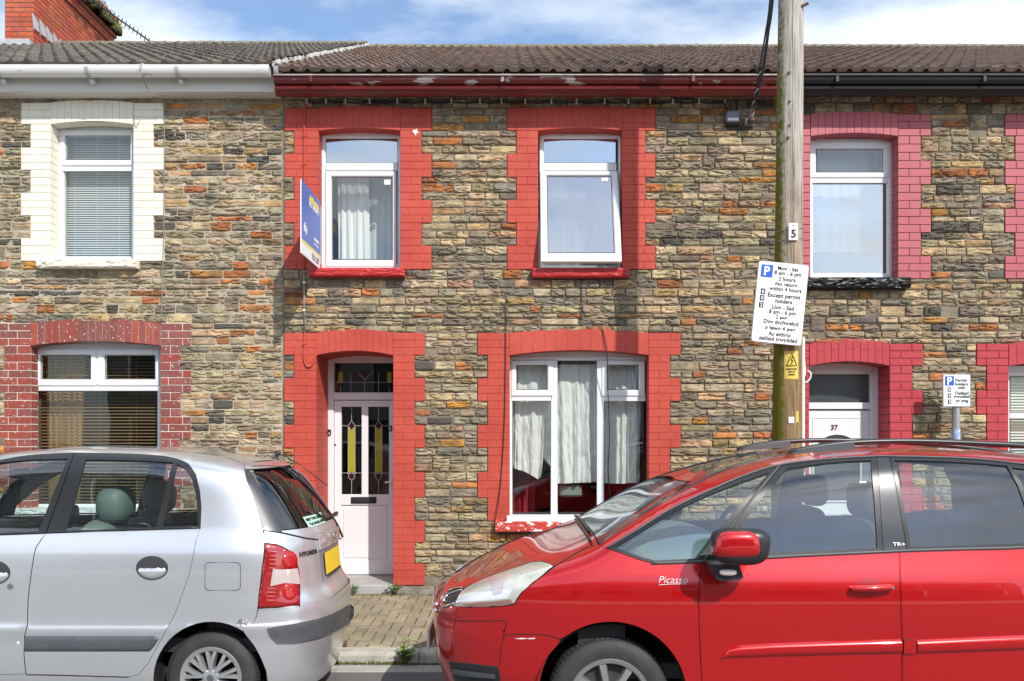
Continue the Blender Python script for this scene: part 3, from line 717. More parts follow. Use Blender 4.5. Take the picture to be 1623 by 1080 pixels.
m = MB(); stonewall(m, -345, 447, LBANDS, blk, .95, 23, DW+.006, DW+.024); wallback(m, -345, 447, 132, 945, holes, DW+.0145); m.build('stone_wall', ['stone', 'mortar_pale'], HL)
surround(HL, AU['op'], AU['wide'], AU['narrow'], LU, (4, 5), ['cream', 'cream_joint'], .155, .32)
surround(HL, BU['op'], BU['wide'], BU['narrow'], LU, (4, 5), ['cream', 'cream_joint'], .155, .32)
BC = [(.36, .07, .05), (.32, .085, .07), (.30, .10, .085), (.40, .09, .06), (.28, .09, .08)]
surround(HL, AG['op'], AG['wide'], AG['narrow'], LG, (7, 7), ['brick_worn', 'white_joint'], .155, .55, cols=BC, vou=18, wob=.002)
surround(HL, BD['op'], BD['wide'], BD['narrow'], LGD, (6, 7), ['brick_worn', 'white_joint'], .4, .55, cols=BC)
w1 = window(HL, (92, 217, 206, 416), [(98, 212, 264, 272)], 9, 'upvc', 8)
sill(w1, 64, 221, 414.5, 427, 'cream', .08, 1.4, 9)
s_, g_ = sash(w1, 95, 211, 207.5, 263.5, (104.5, 207, 216, 253), YW-.004); pane(s_, *g_[0], g_[1], 'glass')
pane(w1, 100.5, 210, 273, 411.5, YW+.012, 'glass')
def blinds(parent, u0, u1, v0, v1, Y, mat, pitch=.025, tiltf=.6):
    m = MB(); z = PZ(v0, Y); zb = PZ(v1, Y); x0, x1 = PX(u0, Y), PX(u1, Y)
    while z > zb:
        m.add([(x0, Y, z), (x1, Y, z), (x1, Y+.012, z+pitch*tiltf), (x0, Y+.012, z+pitch*tiltf)], [(0, 1, 2, 3)])
        z -= pitch
    for t in (.2, .5, .8): m.box(x0+(x1-x0)*t-.002, x0+(x1-x0)*t+.002, Y-.002, Y, zb, PZ(v0, Y))
    return m.build('blind', mat, parent)
blinds(w1, 96, 213, 212, 416, 8.60, 'blind_white', .024, .75)
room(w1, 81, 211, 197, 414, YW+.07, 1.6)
w2 = window(HL, (50, 256, 552, 806), [(60, 252, 609, 620), (150, 156, 557, 612)], 7, 'upvc', 9)
sill(w2, 19, 283, 806.5, 823, pmat('pale_grey_sill_paint', (.62, .62, .60), .6, spots=(14, .62, (.34, .33, .31))), .08, 1.3, 10)
for a, b, gl in ((53.5, 153, (65, 143)), (155.5, 253.5, (167, 245.5))):
    s_, g_ = sash(w2, a, b, 554, 612, gl+(564, 601), YW-.004); pane(s_, *g_[0], g_[1], 'glass_dark')
pane(w2, 60.5, 252, 620, 798, YW+.012, 'glass_dark')
blinds(w2, 58, 256, 560, 800, 8.62, 'blind', .034, .3)
cloth(w2, (72, 136, 556), [(78, 806), (128, 806)], 8.72, 'tan_curtain', folds=6, amp=.025, n=40, nv=8, seed=61, wr=.001)
room(w2, 48, 254, 545, 806, YW+.07, 1.8)
w3 = window(HL, (-229, -94, 206, 416), [(-222, -100, 264, 272)], 9, 'upvc', 8); sill(w3, -247, -84, 414.5, 427, 'cream', .08, 1.4, 12)
pane(w3, -220, -103, 215, 262, YW+.012); pane(w3, -220, -103, 274, 408, YW+.012); room(w3, -230, -100, 197, 414, YW+.07, 1.6)
m = MB(); m.box(wx(-240)+.01, wx(-118)-.01, DW+.3, DW+.36, 0, wz(545), .004); m.build('door', 'upvc', HL)
m = MB(); rg = random.Random(15)
for a in range(-345, 440, 88): stone(m, wx(a), wx(min(a+87, 447)), .06, wz(929.5), DW-.05, DW+.05, (.30, .28, .235, 1), .4, .03, rg)
m.build('plinth', 'stone', HL)
x0, x1 = wx(-345), wx(446)
m = MB(); pr = []
for k in range(13):
    a = math.pi*k/12; pr.append((8.065-.066*math.cos(a), 5.318-.082*math.sin(a)))
pr = [(8.000, 5.332)]+pr+[(8.131, 5.332)]
extr(m, pr, x0, wx(441)); g = m.build('gutter', 'gutter_white', HL, smooth=False)
m = MB()
for u in (137, 279, 436, -5, -150, -300):
    x = PX(u, 8.05)
    for k in range(2):
        vs = []
        for kk in range(13):
            a = math.pi*kk/12
            vs += [(x+k*.0, 8.065-.070*math.cos(a), 5.318-.086*math.sin(a)), (x+.045, 8.065-.070*math.cos(a), 5.318-.086*math.sin(a))]
        m.add(vs, [(2*i, 2*i+1, 2*i+3, 2*i+2) for i in range(12)])
    m.box(x+.004, x+.04, 8.10, 8.18, 5.20, 5.24, .004)
m.build('gutter_bracket', 'gutter_white', g)
m = MB(); m.box(x0, x1, 8.165, 8.36, 5.135, 5.30, .004); m.build('fascia', 'fascia_white', HL)
roof(HL, wx(-800), wx(446), 5.335, 'tile_grey', 43)
m = MB(); rg = random.Random(2)                                    # white mortar verge between the two roofs
for k in range(44):
    t = k/44; y = EY+(RY-EY)*t; z = 5.335+(y-EY)*TAN+.035; x = wx(447)
    m.box(x-.026+rg.uniform(-.02, .012), x+.012+rg.uniform(-.02, .025), y, y+.125, z-.05, z+.008+rg.uniform(0, .012), .008)
m.build('verge_mortar', pmat('white_verge_mortar', (.50, .50, .48), .8, spots=(12, .55, (.28, .26, .22))), HL)
# chimney
CX0, CX1, CY0, CY1 = -7.86, -7.41, 12.7, 15.2
m = MB(); m.box(CX0+.006, CX1-.006, CY0+.006, CY1-.006, 7.3, 9.5, 0, 1)
def chim_course(z, off, k, ex):
    x = CX0-ex-(.11 if k % 2 else 0)
    c = lambda: tuple(q*rnd.uniform(.8, 1.15) for q in rnd.choice([(.52, .12, .06), (.55, .14, .075), (.46, .10, .055)]))+(1,)
    while x < CX1+ex-.01:
        a, b = max(x, CX0-ex), min(x+.215, CX1+ex)
        if b-a > .03: m.box(a+.004, b-.004, CY0-ex, CY0-ex+.1, z+.004, z+.067, .003, 0, c())
        x += .222
    y = CY0-ex-(.0 if k % 2 else .11)
    while y < CY1+ex-.01:
        a, b = max(y, CY0-ex+.0), min(y+.215, CY1+ex)
        if b-a > .03: m.box(CX1+ex-.1, CX1+ex, a+.004, b-.004, z+.004, z+.067, .003, 0, c())
        y += .222
k = 0; z = 7.3
while z < 9.45:
    ex = 0
    if z > 8.93: ex = .03
    if z > 9.08: ex = .06
    if z > 9.15: ex = .09
    if ex: m.box(CX0-ex+.004, CX1+ex-.004, CY0-ex+.004, CY1+ex-.004, z, z+.075, 0, 1)
    chim_course(z, 0, k, ex); z += .0745; k += 1
ch = m.build('chimney', ['brick_red', 'brick_mortar'], HL)
m = MB()
zf = lambda y: 5.335+(min(y, RY)-EY)*TAN
m.box(CX0-.05, CX1+.02, CY0-.16, CY0-.004, zf(CY0)-.08, zf(CY0)+.055, .006)
for k in range(8):
    y = CY0+.0+k*.19; b = zf(RY)+.0
    q = [(y, b-.02), (y+.13, b-.02), (y+.10, b+.12-.006*k), (y-.045, b+.20-.009*k)]
    m.prism(q, CX1+.001, CX1+.02+.006*(k % 2), ax='x')
m.build('lead_flashing', 'lead', ch)
m = MB(); rg = random.Random(9)
for k in range(900):
    y = rg.uniform(13.6, 15.25); z = 9.24+rg.gauss(0, .02)+abs(rg.gauss(0, .05)); x = CX1+.09+rg.gauss(.0, .045)
    s = rg.uniform(.015, .05); a = rg.uniform(0, 6.28); t = rg.uniform(-.8, .8)
    dx, dy = s*math.cos(a), s*math.sin(a); g = rg.uniform(.5, 1.7); cl_ = rg.choice([(.10, .13, .02), (.2, .17, .04), (.26, .21, .08), (.07, .09, .02)])
    m.add([(x-dx, y-dy, z), (x+dx, y+dy, z), (x+dx*.2, y+dy*.2, z+s*2*t+.02), ], [(0, 1, 2)], 0, tuple(q*g for q in cl_)+(1,))
    if k % 12 == 0:
        m.box(x-.05, x+.05, y-.06, y+.06, 9.15, 9.25+rg.uniform(0, .06), .02, 0, (.07, .07, .025, 1))
m.build('moss_clump', 'mossgreen', ch)
# ---- right house
HR = thing('terraced_house', 'stone terraced house, number 37, with pink and crimson brick surrounds and glossy black gutter', 'house', (wx(1500), DW, 0), 'terraced houses along the street')
RU = [181, 215.7, 255, 292.7, 331, 369, 406, 442]; RG = [545, 580, 619, 657, 697, 735, 772, 810, 848, 886, 928]
RBANDS = [146, 163]+RU+[460, 502]+RG
CU = dict(op=(1285, 1423), wide=(1252, 1476), narrow=(1252, 1460)); DU = dict(op=(1646, 1784), wide=(1593, 1837), narrow=(1609, 1821))
CD = dict(op=(1283, 1410), wide=(1252, 1463), narrow=(1252, 1446)); DG = dict(op=(1599, 1820), wide=(1548, 1871), narrow=(1564, 1855))
RGW = RG[:8]
blk = sur_block(**CU, bands=RU)+sur_block(**DU, bands=RU)+sur_block(**CD, bands=RG)+sur_block(**DG, bands=RGW)
blk += [(1266, 1438, 442, 460), (1630, 1800, 442, 460), (1580, 1840, 810, 828)]
holes = [CU['op']+(211, 446), DU['op']+(211, 446), CD['op']+(575, 930), DG['op']+(575, 815)]
m = MB(); stonewall(m, 1252, 2050, RBANDS, blk, 1.15, 37); wallback(m, 1250, 2050, 146, 945, holes, DW+.0165); m.build('stone_wall', ['stone', 'mortar_dark'], HR)
surround(HR, CU['op'], CU['wide'], CU['narrow'], RU, (4, 5), ['pink', 'pink_joint'], .155, .5, vou=12)
surround(HR, DU['op'], DU['wide'], DU['narrow'], RU, (4, 5), ['pink', 'pink_joint'], .155, .5, vou=12)
surround(HR, CD['op'], CD['wide'], CD['narrow'], RG, (8, 7), ['crimson', 'crimson_joint'], .27, .5, vou=11, split=True)
surround(HR, DG['op'], DG['wide'], DG['narrow'], RGW, (8, 7), ['crimson', 'crimson_joint'], .155, .5, vou=18, split=True)
for off, nm in ((0, 'black'), (361, 'black')):
    w1 = window(HR, (1280+off*.982, 1414+off*.982, 221, 442), [(1284+off*.982, 1410+off*.982, 282, 291)], 9, 'upvc', 10)
    sill(w1, 1266+off, 1438+off, 442.5, 459, 'gutter_black', .09, 1.8, 14)
    o2 = off*.982
    s_, g_ = sash(w1, 1286+o2-4, 1410+o2, 224, 282.5, (1294+o2, 1399+o2, 238, 273), YW-.004); pane(s_, *g_[0], g_[1], 'glass')
    pane(w1, 1288+o2, 1403+o2, 292, 434, YW+.012, 'glass_sky')
    cloth(w1, (1284+o2, 1412+o2, 225), [(1284+o2, 400), (1412+o2, 402)], 8.7, 'net', folds=7, amp=.012, n=50, nv=8, seed=70, wr=.001)
    room(w1, 1285+off, 1423+off, 215, 442, YW+.07, 1.6)
YE = DW+.29
def EB(mb, u0, u1, v0, v1, y0, y1, c=.004): mb.box(PX(u0, YE), PX(u1, YE), YE+y0, YE+y1, PZ(v1, YE), PZ(v0, YE), c)
m = MB()
for a, b, c, d in ((1262, 1275, 570, 920), (1378, 1391, 570, 920), (1275, 1378, 570, 593.5), (1275, 1378, 638.5, 649)): EB(m, a, b, c, d, -.02, .06)
fr = m.build('door_frame', 'upvc', HR); fr['label'] = 'white frame of the door marked 37'
m = MB(); EB(m, 1275, 1378, 593.5, 638.5, .014, .03, 0); m.build('pane', 'frosted', fr)
m = MB(); EB(m, 1276, 1377.5, 651, 918, 0, .045); door = m.build('door', 'upvc', HR); door['label'] = 'white panelled door marked 37 with a brass letterbox'
m = MB()
x0, x1, z0, z1 = PX(1287, YE), PX(1366.5, YE), PZ(815, YE), PZ(662, YE)
m.ring(x0, x1, z0, z1, .014, YE-.006, YE+.002, bead=.004); m.ring(x0, x1, PZ(905, YE), PZ(852, YE), .014, YE-.006, YE+.002, bead=.004); m.build('panel_moulding', 'upvc', door)
cx, cz, r0 = PX(1326, YE), PZ(722, YE), .25
m = MB(); pts = [(cx+r0*math.cos(math.pi*k/24), YE-.006, cz+r0*.9*math.sin(math.pi*k/24)) for k in range(25)]
m.tube(pts+[(cx-r0, YE-.006, PZ(795, YE)), (cx+r0, YE-.006, PZ(795, YE)), pts[0]], .012, 8); m.build('light_moulding', 'upvc', door)
m = MB(); m.prism([(p[0], p[2]) for p in pts]+[(cx-r0, PZ(795, YE)), (cx+r0, PZ(795, YE))], YE-.004, YE+.003); m.build('pane', 'frosted', door)
m = MB(); EB(m, 1309, 1348, 832, 844, -.014, .003, .004); m.build('letterbox', 'gold', door)
text('37', .074, P3(1322.6, 677.8, YE-.004), pmat('brown_number', (.12, .05, .02), .4), door, 'door_number', bold=.03)
m = MB(); m.box(wx(1283)+.001, wx(1410)-.001, DW-.03, YE+.2, 0, PZ(920, YE), .008); m.build('threshold', 'step', HR)
room(HR, 1270, 1400, 560, 920, YE+.06, 1.8, grow=.2)
w4 = window(HR, (1594, 1812, 590, 810), [(1600, 1806, 655, 664), (1692, 1704, 596, 804)], 7, 'upvc', 10)
sill(w4, 1580, 1840, 810.5, 828, 'gutter_black', .09, 1.5, 17)
for a, b in ((1601, 1692), (1704, 1806)): pane(w4, a, b, 598, 654, YW+.012); pane(w4, a, b, 665, 803, YW+.012)
blinds(w4, 1598, 1810, 596, 805, 8.6, 'blind_white', .03, .55)
room(w4, 1599, 1820, 580, 810, YW+.07, 1.6)
m = MB(); rg = random.Random(16)
for a in range(1411, 2050, 90): stone(m, wx(a), wx(a+89), .06, wz(929.5), DW-.05, DW+.05, (.30, .28, .235, 1), .4, .03, rg)
m.build('plinth', 'stone', HR)
ogee_gutter(HR, wx(1250)+.002, wx(2050), 'gutter_black', 'gutter_black', 'gasket', 4)
roof(HR, wx(1250), wx(2500), 5.285, 'tile_brown', 45)
# ---- houses across the street (they show only as reflections in the cars and panes)
for k in range(5):
    x0 = -12.6+k*5.0; x1 = x0+4.996; Y0 = -8.6
    h = thing('terraced_house', 'plain grey rendered terraced house across the street, seen only reflected in the car windows', 'house', (x0+2.5, Y0, 0), 'houses across the street')
    hs = [(x0+.6, x0+1.5, 3.0, 4.4), (x0+3.1, x0+4.2, 3.0, 4.4), (x0+.6, x0+1.55, .1, 2.3), (x0+2.6, x0+4.3, .9, 2.3)]
    m = MB(); us = sorted({x0, x1}|{c for q in hs for c in q[:2]}); zs = sorted({0, 5.0}|{c for q in hs for c in q[2:]})
    for a, b in zip(us, us[1:]):
        for c, d in zip(zs, zs[1:]):
            if any(q[0] < (a+b)/2 < q[1] and q[2] < (c+d)/2 < q[3] for q in hs): continue
            m.add([(a, Y0, c), (b, Y0, c), (b, Y0, d), (a, Y0, d)], [(0, 1, 2, 3)])
    m.box(x0, x1, Y0-7.5, Y0-7.3, 0, 5.0)
    m.build('wall', pmat('grey_render', (.33, .31, .28), .9), h, fix=False) if k == 0 else m.build('wall', bpy.data.materials['grey_render'], h, fix=False)
    for q in hs:
        m = MB(); m.ring(q[0], q[1], q[2], q[3], .06, Y0-.06, Y0-.12); o = m.build('window', 'upvc', h)
        m = MB(); m.box(q[0], q[1], Y0-.12, Y0-.1, q[2], q[3]); m.build('pane', 'frosted', o)
    m = MB(); m.add([(x0, Y0+.25, 4.95), (x1, Y0+.25, 4.95), (x1, Y0-3.7, 6.9), (x0, Y0-3.7, 6.9), (x1, Y0-7.7, 4.95), (x0, Y0-7.7, 4.95)], [(0, 1, 2, 3), (3, 2, 4, 5)]); m.build('roof', bpy.data.materials.get('slate_roof') or pmat('slate_roof', (.10, .10, .11), .8), h)
# ------------------------------------------------------------ cars: one implicit body each, panels traced as outlines and laid on it
M['silver'] = pmat('silver_metallic_paint', (.71, .725, .755), .30, metal=.64, coat=1, var=(1.1, (.61, .625, .655), .6), spots=(75, .695, (.40, .39, .37)), coatr=.08)
M['red_car'] = pmat('red_metallic_paint', (.60, .003, .006), .26, metal=.48, coat=1, var=(1.3, (.55, .003, .006), .6), coatr=.03)
M['trim'] = pmat('dark_inner_trim', (.03, .03, .032), .8)
M['black_trim'] = pmat('satin_black_trim', (.022, .023, .026), .35, spec=.5)
M['grey_trim'] = pmat('grey_bumper_plastic', (.075, .08, .09), .5, var=(9, (.11, .115, .12), .6))
M['pillar'] = pmat('graphite_pillar_film', (.055, .058, .066), .3, metal=.3)
M['rubber'] = pmat('tyre_rubber', (.028, .028, .029), .7, bump=(60, .2), var=(10, (.055, .053, .05), .6))
M['rim_silver'] = pmat('silver_wheel_cover', (.55, .56, .57), .32, metal=.7)
M['alloy'] = pmat('machined_alloy', (.62, .62, .62), .28, metal=.85)
M['well'] = pmat('wheel_well_black', (.008, .008, .008), .9)
M['car_glass'] = glassmat('tinted_car_glass', (.86, .95, .935), .15)
M['hatch_glass'] = glassmat('dark_rear_screen', (.42, .45, .44), .14)
M['screen_glass'] = glassmat('windscreen_glass', (.70, .76, .75), .30)
M['lens_red'] = pmat('red_lamp_lens', (.32, .005, .006), .15, spec=.7, coat=1)
M['lens_clear'] = pmat('clear_lamp_lens', (.66, .58, .56), .15, spec=.8, coat=1, metal=.3)
M['lens_head'] = pmat('cloudy_headlamp_lens', (.50, .50, .42), .18, spec=.8, coat=1, metal=.25, var=(7, (.74, .74, .68), .9))
M['lens_amber'] = pmat('lower_lamp_reflector', (.42, .20, .16), .2, coat=1, metal=.4)
M['plate_yellow'] = pmat('yellow_number_plate', (.86, .58, .02), .4)
M['plate_white'] = pmat('pale_number_plate', (.55, .53, .50), .4)
M['seat_green'] = pmat('grey_green_seat_vinyl', (.15, .19, .175), .55)
M['seat_dark'] = pmat('charcoal_seat_cloth', (.035, .037, .042), .9)
M['dash'] = pmat('blue_grey_dashboard', (.16, .21, .23), .7)
M['handle_dark'] = pmat('dark_handle_cup', (.045, .047, .052), .35)
M['gap'] = pmat('panel_gap', (.008, .008, .008), .9)
M['sticker'] = pmat('pale_green_sticker', (.42, .70, .58), .5)
M['scuff'] = pmat('bare_scuffed_paint', (.52, .51, .49), .5, spots=(42, .50, (.16, .15, .14)))
class Lut:
    def __init__(s, pts, n=300):
        sp = spline([(a, b, 0) for a, b in pts], 10); s.a, s.b = pts[0][0], pts[-1][0]; s.n = n; s.t = []; k = 0
        for i in range(n+1):
            x = s.a+(s.b-s.a)*i/n
            while k < len(sp)-2 and sp[k+1].x < x: k += 1
            p, q = sp[k], sp[k+1]; s.t.append(p.y+(q.y-p.y)*(x-p.x)/max(1e-9, q.x-p.x))
    def __call__(s, x):
        f = (x-s.a)/(s.b-s.a)*s.n
        if f <= 0: return s.t[0]
        if f >= s.n: return s.t[-1]
        i = int(f); return s.t[i]+(s.t[i+1]-s.t[i])*(f-i)
class Body:
    def __init__(s, yc, W, zr, xneg, xpos, xm, zb, a, b, c):
        s.yc, s.W, s.zr, s.xn, s.xp, s.xm, s.zb, s.a, s.b, s.c = yc, Lut(W), Lut(zr), Lut(xneg), Lut(xpos), xm, zb, a, b, c
    def t(s, x, z): return (x-s.xm)/(s.xp(z)-s.xm) if x > s.xm else (x-s.xm)/(s.xn(z)-s.xm)
    def q(s, x, z): return max(0.0, (z-s.zb)/(s.zr(x)-s.zb))
    def G(s, p):
        q = s.q(p[0], p[2]); t = s.t(p[0], p[2])
        return (abs(p[1]-s.yc)/s.W(p[2]))**s.a+min(t, 3)**s.b+min(q, 3)**s.c-1
    def nrm(s, p):
        e = .004; g = []
        for i in range(3):
            u = list(p); u[i] += e; v = list(p); v[i] -= e; g.append(s.G(u)-s.G(v))
        n = Vector(g); return n.normalized() if n.length > 0 else Vector((0, -1, 0))
    def ray(s, u, v):
        dx, dz = (u-UC)/FPX, -(v-VC)/FPX
        f = lambda y: s.G((dx*y, y, HC+dz*y))
        y = s.yc-max(s.W.t)-.03; st = .03; best = (1e9, y); y1 = s.yc+max(s.W.t)
        while y < y1:
            g = f(y)
            if g < 0:
                lo, hi = y-st, y
                for _ in range(14):
                    mid = (lo+hi)/2
                    if f(mid) < 0: hi = mid
                    else: lo = mid
                y = hi; return Vector((dx*y, y, HC+dz*y))
            if g < best[0]: best = (g, y)
            y += st
        y = best[1]; return Vector((dx*y, y, HC+dz*y))
def inpoly(p, poly):
    x, y = p; c = False; j = len(poly)-1
    for i in range(len(poly)):
        xi, yi = poly[i]; xj, yj = poly[j]
        if (yi > y) != (yj > y) and x < (xj-xi)*(y-yi)/(yj-yi)+xi: c = not c
        j = i
    return c
def dens(poly, d):
    out = []
    for (a, b), (c, e) in zip(poly, poly[1:]+poly[:1]):
        n = max(1, int(math.hypot(c-a, e-b)/d))
        out += [(a+(c-a)*k/n, b+(e-b)*k/n) for k in range(n)]
    return out
def area(p): return sum(a[0]*b[1]-b[0]*a[1] for a, b in zip(p, p[1:]+p[:1]))/2
def shrink(poly, d):
    if area(poly) < 0: poly = poly[::-1]
    n = len(poly); out = []
    for i in range(n):
        p, q, r = Vector(poly[i-1]), Vector(poly[i]), Vector(poly[(i+1) % n])
        e1, e2 = (q-p).normalized(), (r-q).normalized(); n1, n2 = Vector((-e1.y, e1.x)), Vector((-e2.y, e2.x))
        b = n1+n2
        if b.length < .3: b = n1
        b = b/max(.5, b.dot(n1)); o = q+b*d; out.append((o.x, o.y))
    return out
def arc(cx, cy, r, a0, a1, n=20): return [(cx+r*math.cos(R(a0+(a1-a0)*k/n)), cy-r*math.sin(R(a0+(a1-a0)*k/n))) for k in range(n+1)]
def ell(cx, cy, rx, ry, n=24): return [(cx+rx*math.cos(6.2832*k/n), cy+ry*math.sin(6.2832*k/n)) for k in range(n)]
def cdt(poly, holes, d):
    verts = []; edges = []
    for q in [poly]+holes:
        q = dens(q, d*.8); b = len(verts); verts += q; edges += [(b+i, b+(i+1) % len(q)) for i in range(len(q))]
    x0, x1 = min(p[0] for p in poly), max(p[0] for p in poly); y0, y1 = min(p[1] for p in poly), max(p[1] for p in poly)
    bset = {}
    for p in verts: bset.setdefault((int(p[0]//d), int(p[1]//d)), []).append(p)
    y = y0; r = 0
    while y < y1:
        x = x0+(d/2 if r % 2 else 0)
        while x < x1:
            i, j = int(x//d), int(y//d)
            near = any(math.hypot(q[0]-x, q[1]-y) < d*.55 for a in (-1, 0, 1) for b in (-1, 0, 1) for q in bset.get((i+a, j+b), ()))
            if not near and inpoly((x, y), poly) and not any(inpoly((x, y), h) for h in holes): verts.append((x, y))
            x += d
        y += d*.87; r += 1
    vo, eo, fo, *_ = delaunay_2d_cdt([Vector(p) for p in verts], edges, [], 0, 1e-5)
    fs = []
    for f in fo:
        c = ((vo[f[0]].x+vo[f[1]].x+vo[f[2]].x)/3, (vo[f[0]].y+vo[f[1]].y+vo[f[2]].y)/3)
        if inpoly(c, poly) and not any(inpoly(c, h) for h in holes): fs.append(tuple(f))
    return [(v.x, v.y) for v in vo], fs
def sheet(name, pts, nrms, fs, mats, parent, thick=.016, off=0.0):
    """a curved panel: outer skin, dark inner skin and a rim joining them"""
    n = len(pts); used = sorted({i for f in fs for i in f}); ix = {k: i for i, k in enumerate(used)}
    P = [Vector(pts[k])+nrms[k]*off for k in used]; N = [nrms[k] for k in used]; F = []
    for f in fs:
        a, b, c = (P[ix[k]] for k in f[:3])
        F.append(tuple(ix[k] for k in f) if (b-a).cross(c-a).dot(N[ix[f[0]]]+N[ix[f[1]]]+N[ix[f[2]]]) > 0 else tuple(ix[k] for k in reversed(f)))
    ec = {}
    for f in F:
        for a, b in zip(f, f[1:]+f[:1]): ec[a, b] = 1
    m = MB(); m.add(P, F, 0); nn = list(N); k0 = len(P)
    if thick:
        Q = [p-q*thick for p, q in zip(P, N)]
        m.add(Q, [tuple(reversed(f)) for f in F], 1); nn += [-q for q in N]
        for (a, b) in ec:
            if (b, a) in ec: continue
            s = P[b]-P[a]; rn = s.cross(N[a]).normalized()
            m.add([P[a], P[b], Q[b], Q[a]], [(1, 0, 3, 2)], 1); nn += [rn]*4
    return m.build(name, mats, parent, smooth=True, normals=nn, fix=False)
class Car:
    def __init__(s, root, body, paint): s.r, s.B, s.p = root, body, paint
    def mir(s, P, N): return [Vector((p.x, 2*s.B.yc-p.y, p.z)) for p in P], [Vector((n.x, -n.y, n.z)) for n in N]
    def side(s, name, poly, mats=None, holes=(), d=9, off=0.0, thick=.016, parent=None, mirror=True, gap=0.0, label=None, bev=0):
        mats = mats or [s.p, 'trim']
        if gap: poly = shrink(poly, gap); holes = [shrink(h, -gap) for h in holes]
        v, f = cdt(poly, list(holes), d)
        P = [s.B.ray(a, b) for a, b in v]; N = [s.B.nrm(p) for p in P]
        if bev: P, N = s.bevel(P, N, v, poly, off, bev); off = 0
        o = sheet(name, P, N, f, mats, parent or s.r, thick, off)
        if label: o['label'] = label
        o2 = None
        if mirror:
            P2, N2 = s.mir(P, N); par2 = parent or s.r
            if parent and parent.get('_twin'): par2 = bpy.data.objects[parent['_twin']]
            o2 = sheet(name, P2, N2, f, mats, par2, thick, off); o['_twin'] = o2.name
        return o
    def bevel(s, P, N, v, poly, off, bw):
        dp = dens(poly, 1.0); P2 = []; N2 = []
        for p, n, (a, b) in zip(P, N, v):
            q = min(dp, key=lambda c: (c[0]-a)**2+(c[1]-b)**2); ds = math.hypot(q[0]-a, q[1]-b); k = max(0, 1-ds/bw)
            P2.append(p+n*off*(1-k*k))
            o = Vector((q[0]-a, 0, -(q[1]-b))) if ds > .3 else Vector((0, 0, 0))
            if o.length < .3:
                i = dp.index(q); e = Vector((dp[(i+2) % len(dp)][0]-dp[i-2][0], dp[(i+2) % len(dp)][1]-dp[i-2][1])); o = Vector((e.y, 0, e.x)) if area(poly) > 0 else Vector((-e.y, 0, -e.x))
            N2.append((n+o.normalized()*k*1.1).normalized())
        return P2, N2
    def phi(s, dy, A, z): return math.acos(min(1, max(0, (min(1, (dy/s.B.W(z))**s.B.a/max(A, 1e-6)))))**.5)
    def loft(s, name, edge, mode, mats=None, n=14, off=0.0, thick=.016, parent=None, y0frac=None, bow=0.0):
        """surface from a near-side edge polyline (3-D points on the body) across to its mirror image"""
        B = s.B; mats = mats or [s.p, 'trim']; P = []; nn = 2*n+1
        for e in edge:
            x, z = e.x, e.z; dy = max(.01, B.yc-e.y); row = []
            A = 1-(min(1, B.t(x, z))**B.b if mode == 'top' else min(1, B.q(x, z))**B.c); A = max(A, 1e-4)
            ph0 = s.phi(dy, A, z)
            for k in range(n+1):
                ph = ph0+(math.pi/2-ph0)*k/n; xx, zz = x, z
                for _ in range(5):
                    if mode == 'top':
                        A = max(1e-5, 1-min(1, B.t(x, zz))**B.b); q = (A*math.sin(ph)**2)**(1/B.c); zz = B.zb+q*(B.zr(x)-B.zb)
                    else:
                        A = max(1e-5, 1-min(1, B.q(xx, z))**B.c); t = (A*math.sin(ph)**2)**(1/B.b); xe = B.xp(z) if x > B.xm else B.xn(z); xx = B.xm+t*(xe-B.xm)
                yy = B.W(zz)*(A*math.cos(ph)**2)**(1/B.a)
                if k == 0: xx, yy, zz = e.x, dy, e.z
                row.append(Vector((xx, B.yc-yy, zz)))
            P += row+[Vector((p.x, 2*B.yc-p.y, p.z)) for p in reversed(row[:-1])]
        fs = []
        for j in range(len(edge)-1):
            for i in range(nn-1):
                a, b, c, d = j*nn+i, j*nn+i+1, (j+1)*nn+i+1, (j+1)*nn+i; fs += [(a, b, c), (a, c, d)]
        N = [B.nrm(p) for p in P]
        return sheet(name, P, N, fs, mats, parent or s.r, thick, off)
    def strip(s, name, top, bot, h, mat, n=70, base=0.0):
        def at(pl, u):
            for (a, b), (c, e) in zip(pl, pl[1:]):
                if u <= c: return b+(e-b)*(u-a)/max(1e-6, c-a)
            return pl[-1][1]
        ua, ub = top[0][0], top[-1][0]; prof = [0, .55, .85, .97, 1, 1, .98, .9, .7, 0]; k = len(prof)-1
        us = [ua+(ub-ua)*(.5-.5*math.cos(math.pi*i/n)) for i in range(n+1)]; P = []
        for i, u in enumerate(us):
            e = min(1, (i+.01)/2, (n-i+.01)/2)
            for j, q in enumerate(prof):
                p = s.B.ray(u, at(top, u)+(at(bot, u)-at(top, u))*j/k); P.append(p+s.B.nrm(p)*(base+h*q*e))
        out = []
        for mr in (False, True):
            m = MB(); w = k+1; m.add([(p.x, 2*s.B.yc-p.y if mr else p.y, p.z) for p in P], [(i*w+j, i*w+j+1, (i+1)*w+j+1, (i+1)*w+j) for i in range(n) for j in range(k)])
            out.append(m.build(name, mat, s.r, smooth=True))
        return out
    def proj(s, p):
        for _ in range(12):
            g = s.B.G(p); e = .003; gr = Vector([(s.B.G([p[j]+(e if j == i else 0) for j in range(3)])-s.B.G([p[j]-(e if j == i else 0) for j in range(3)]))/(2*e) for i in range(3)])
            if gr.length < 1e-6: break
            st = gr*(g/gr.length_squared)
            if st.length > .05: st *= .05/st.length
            p = p-st
        return p
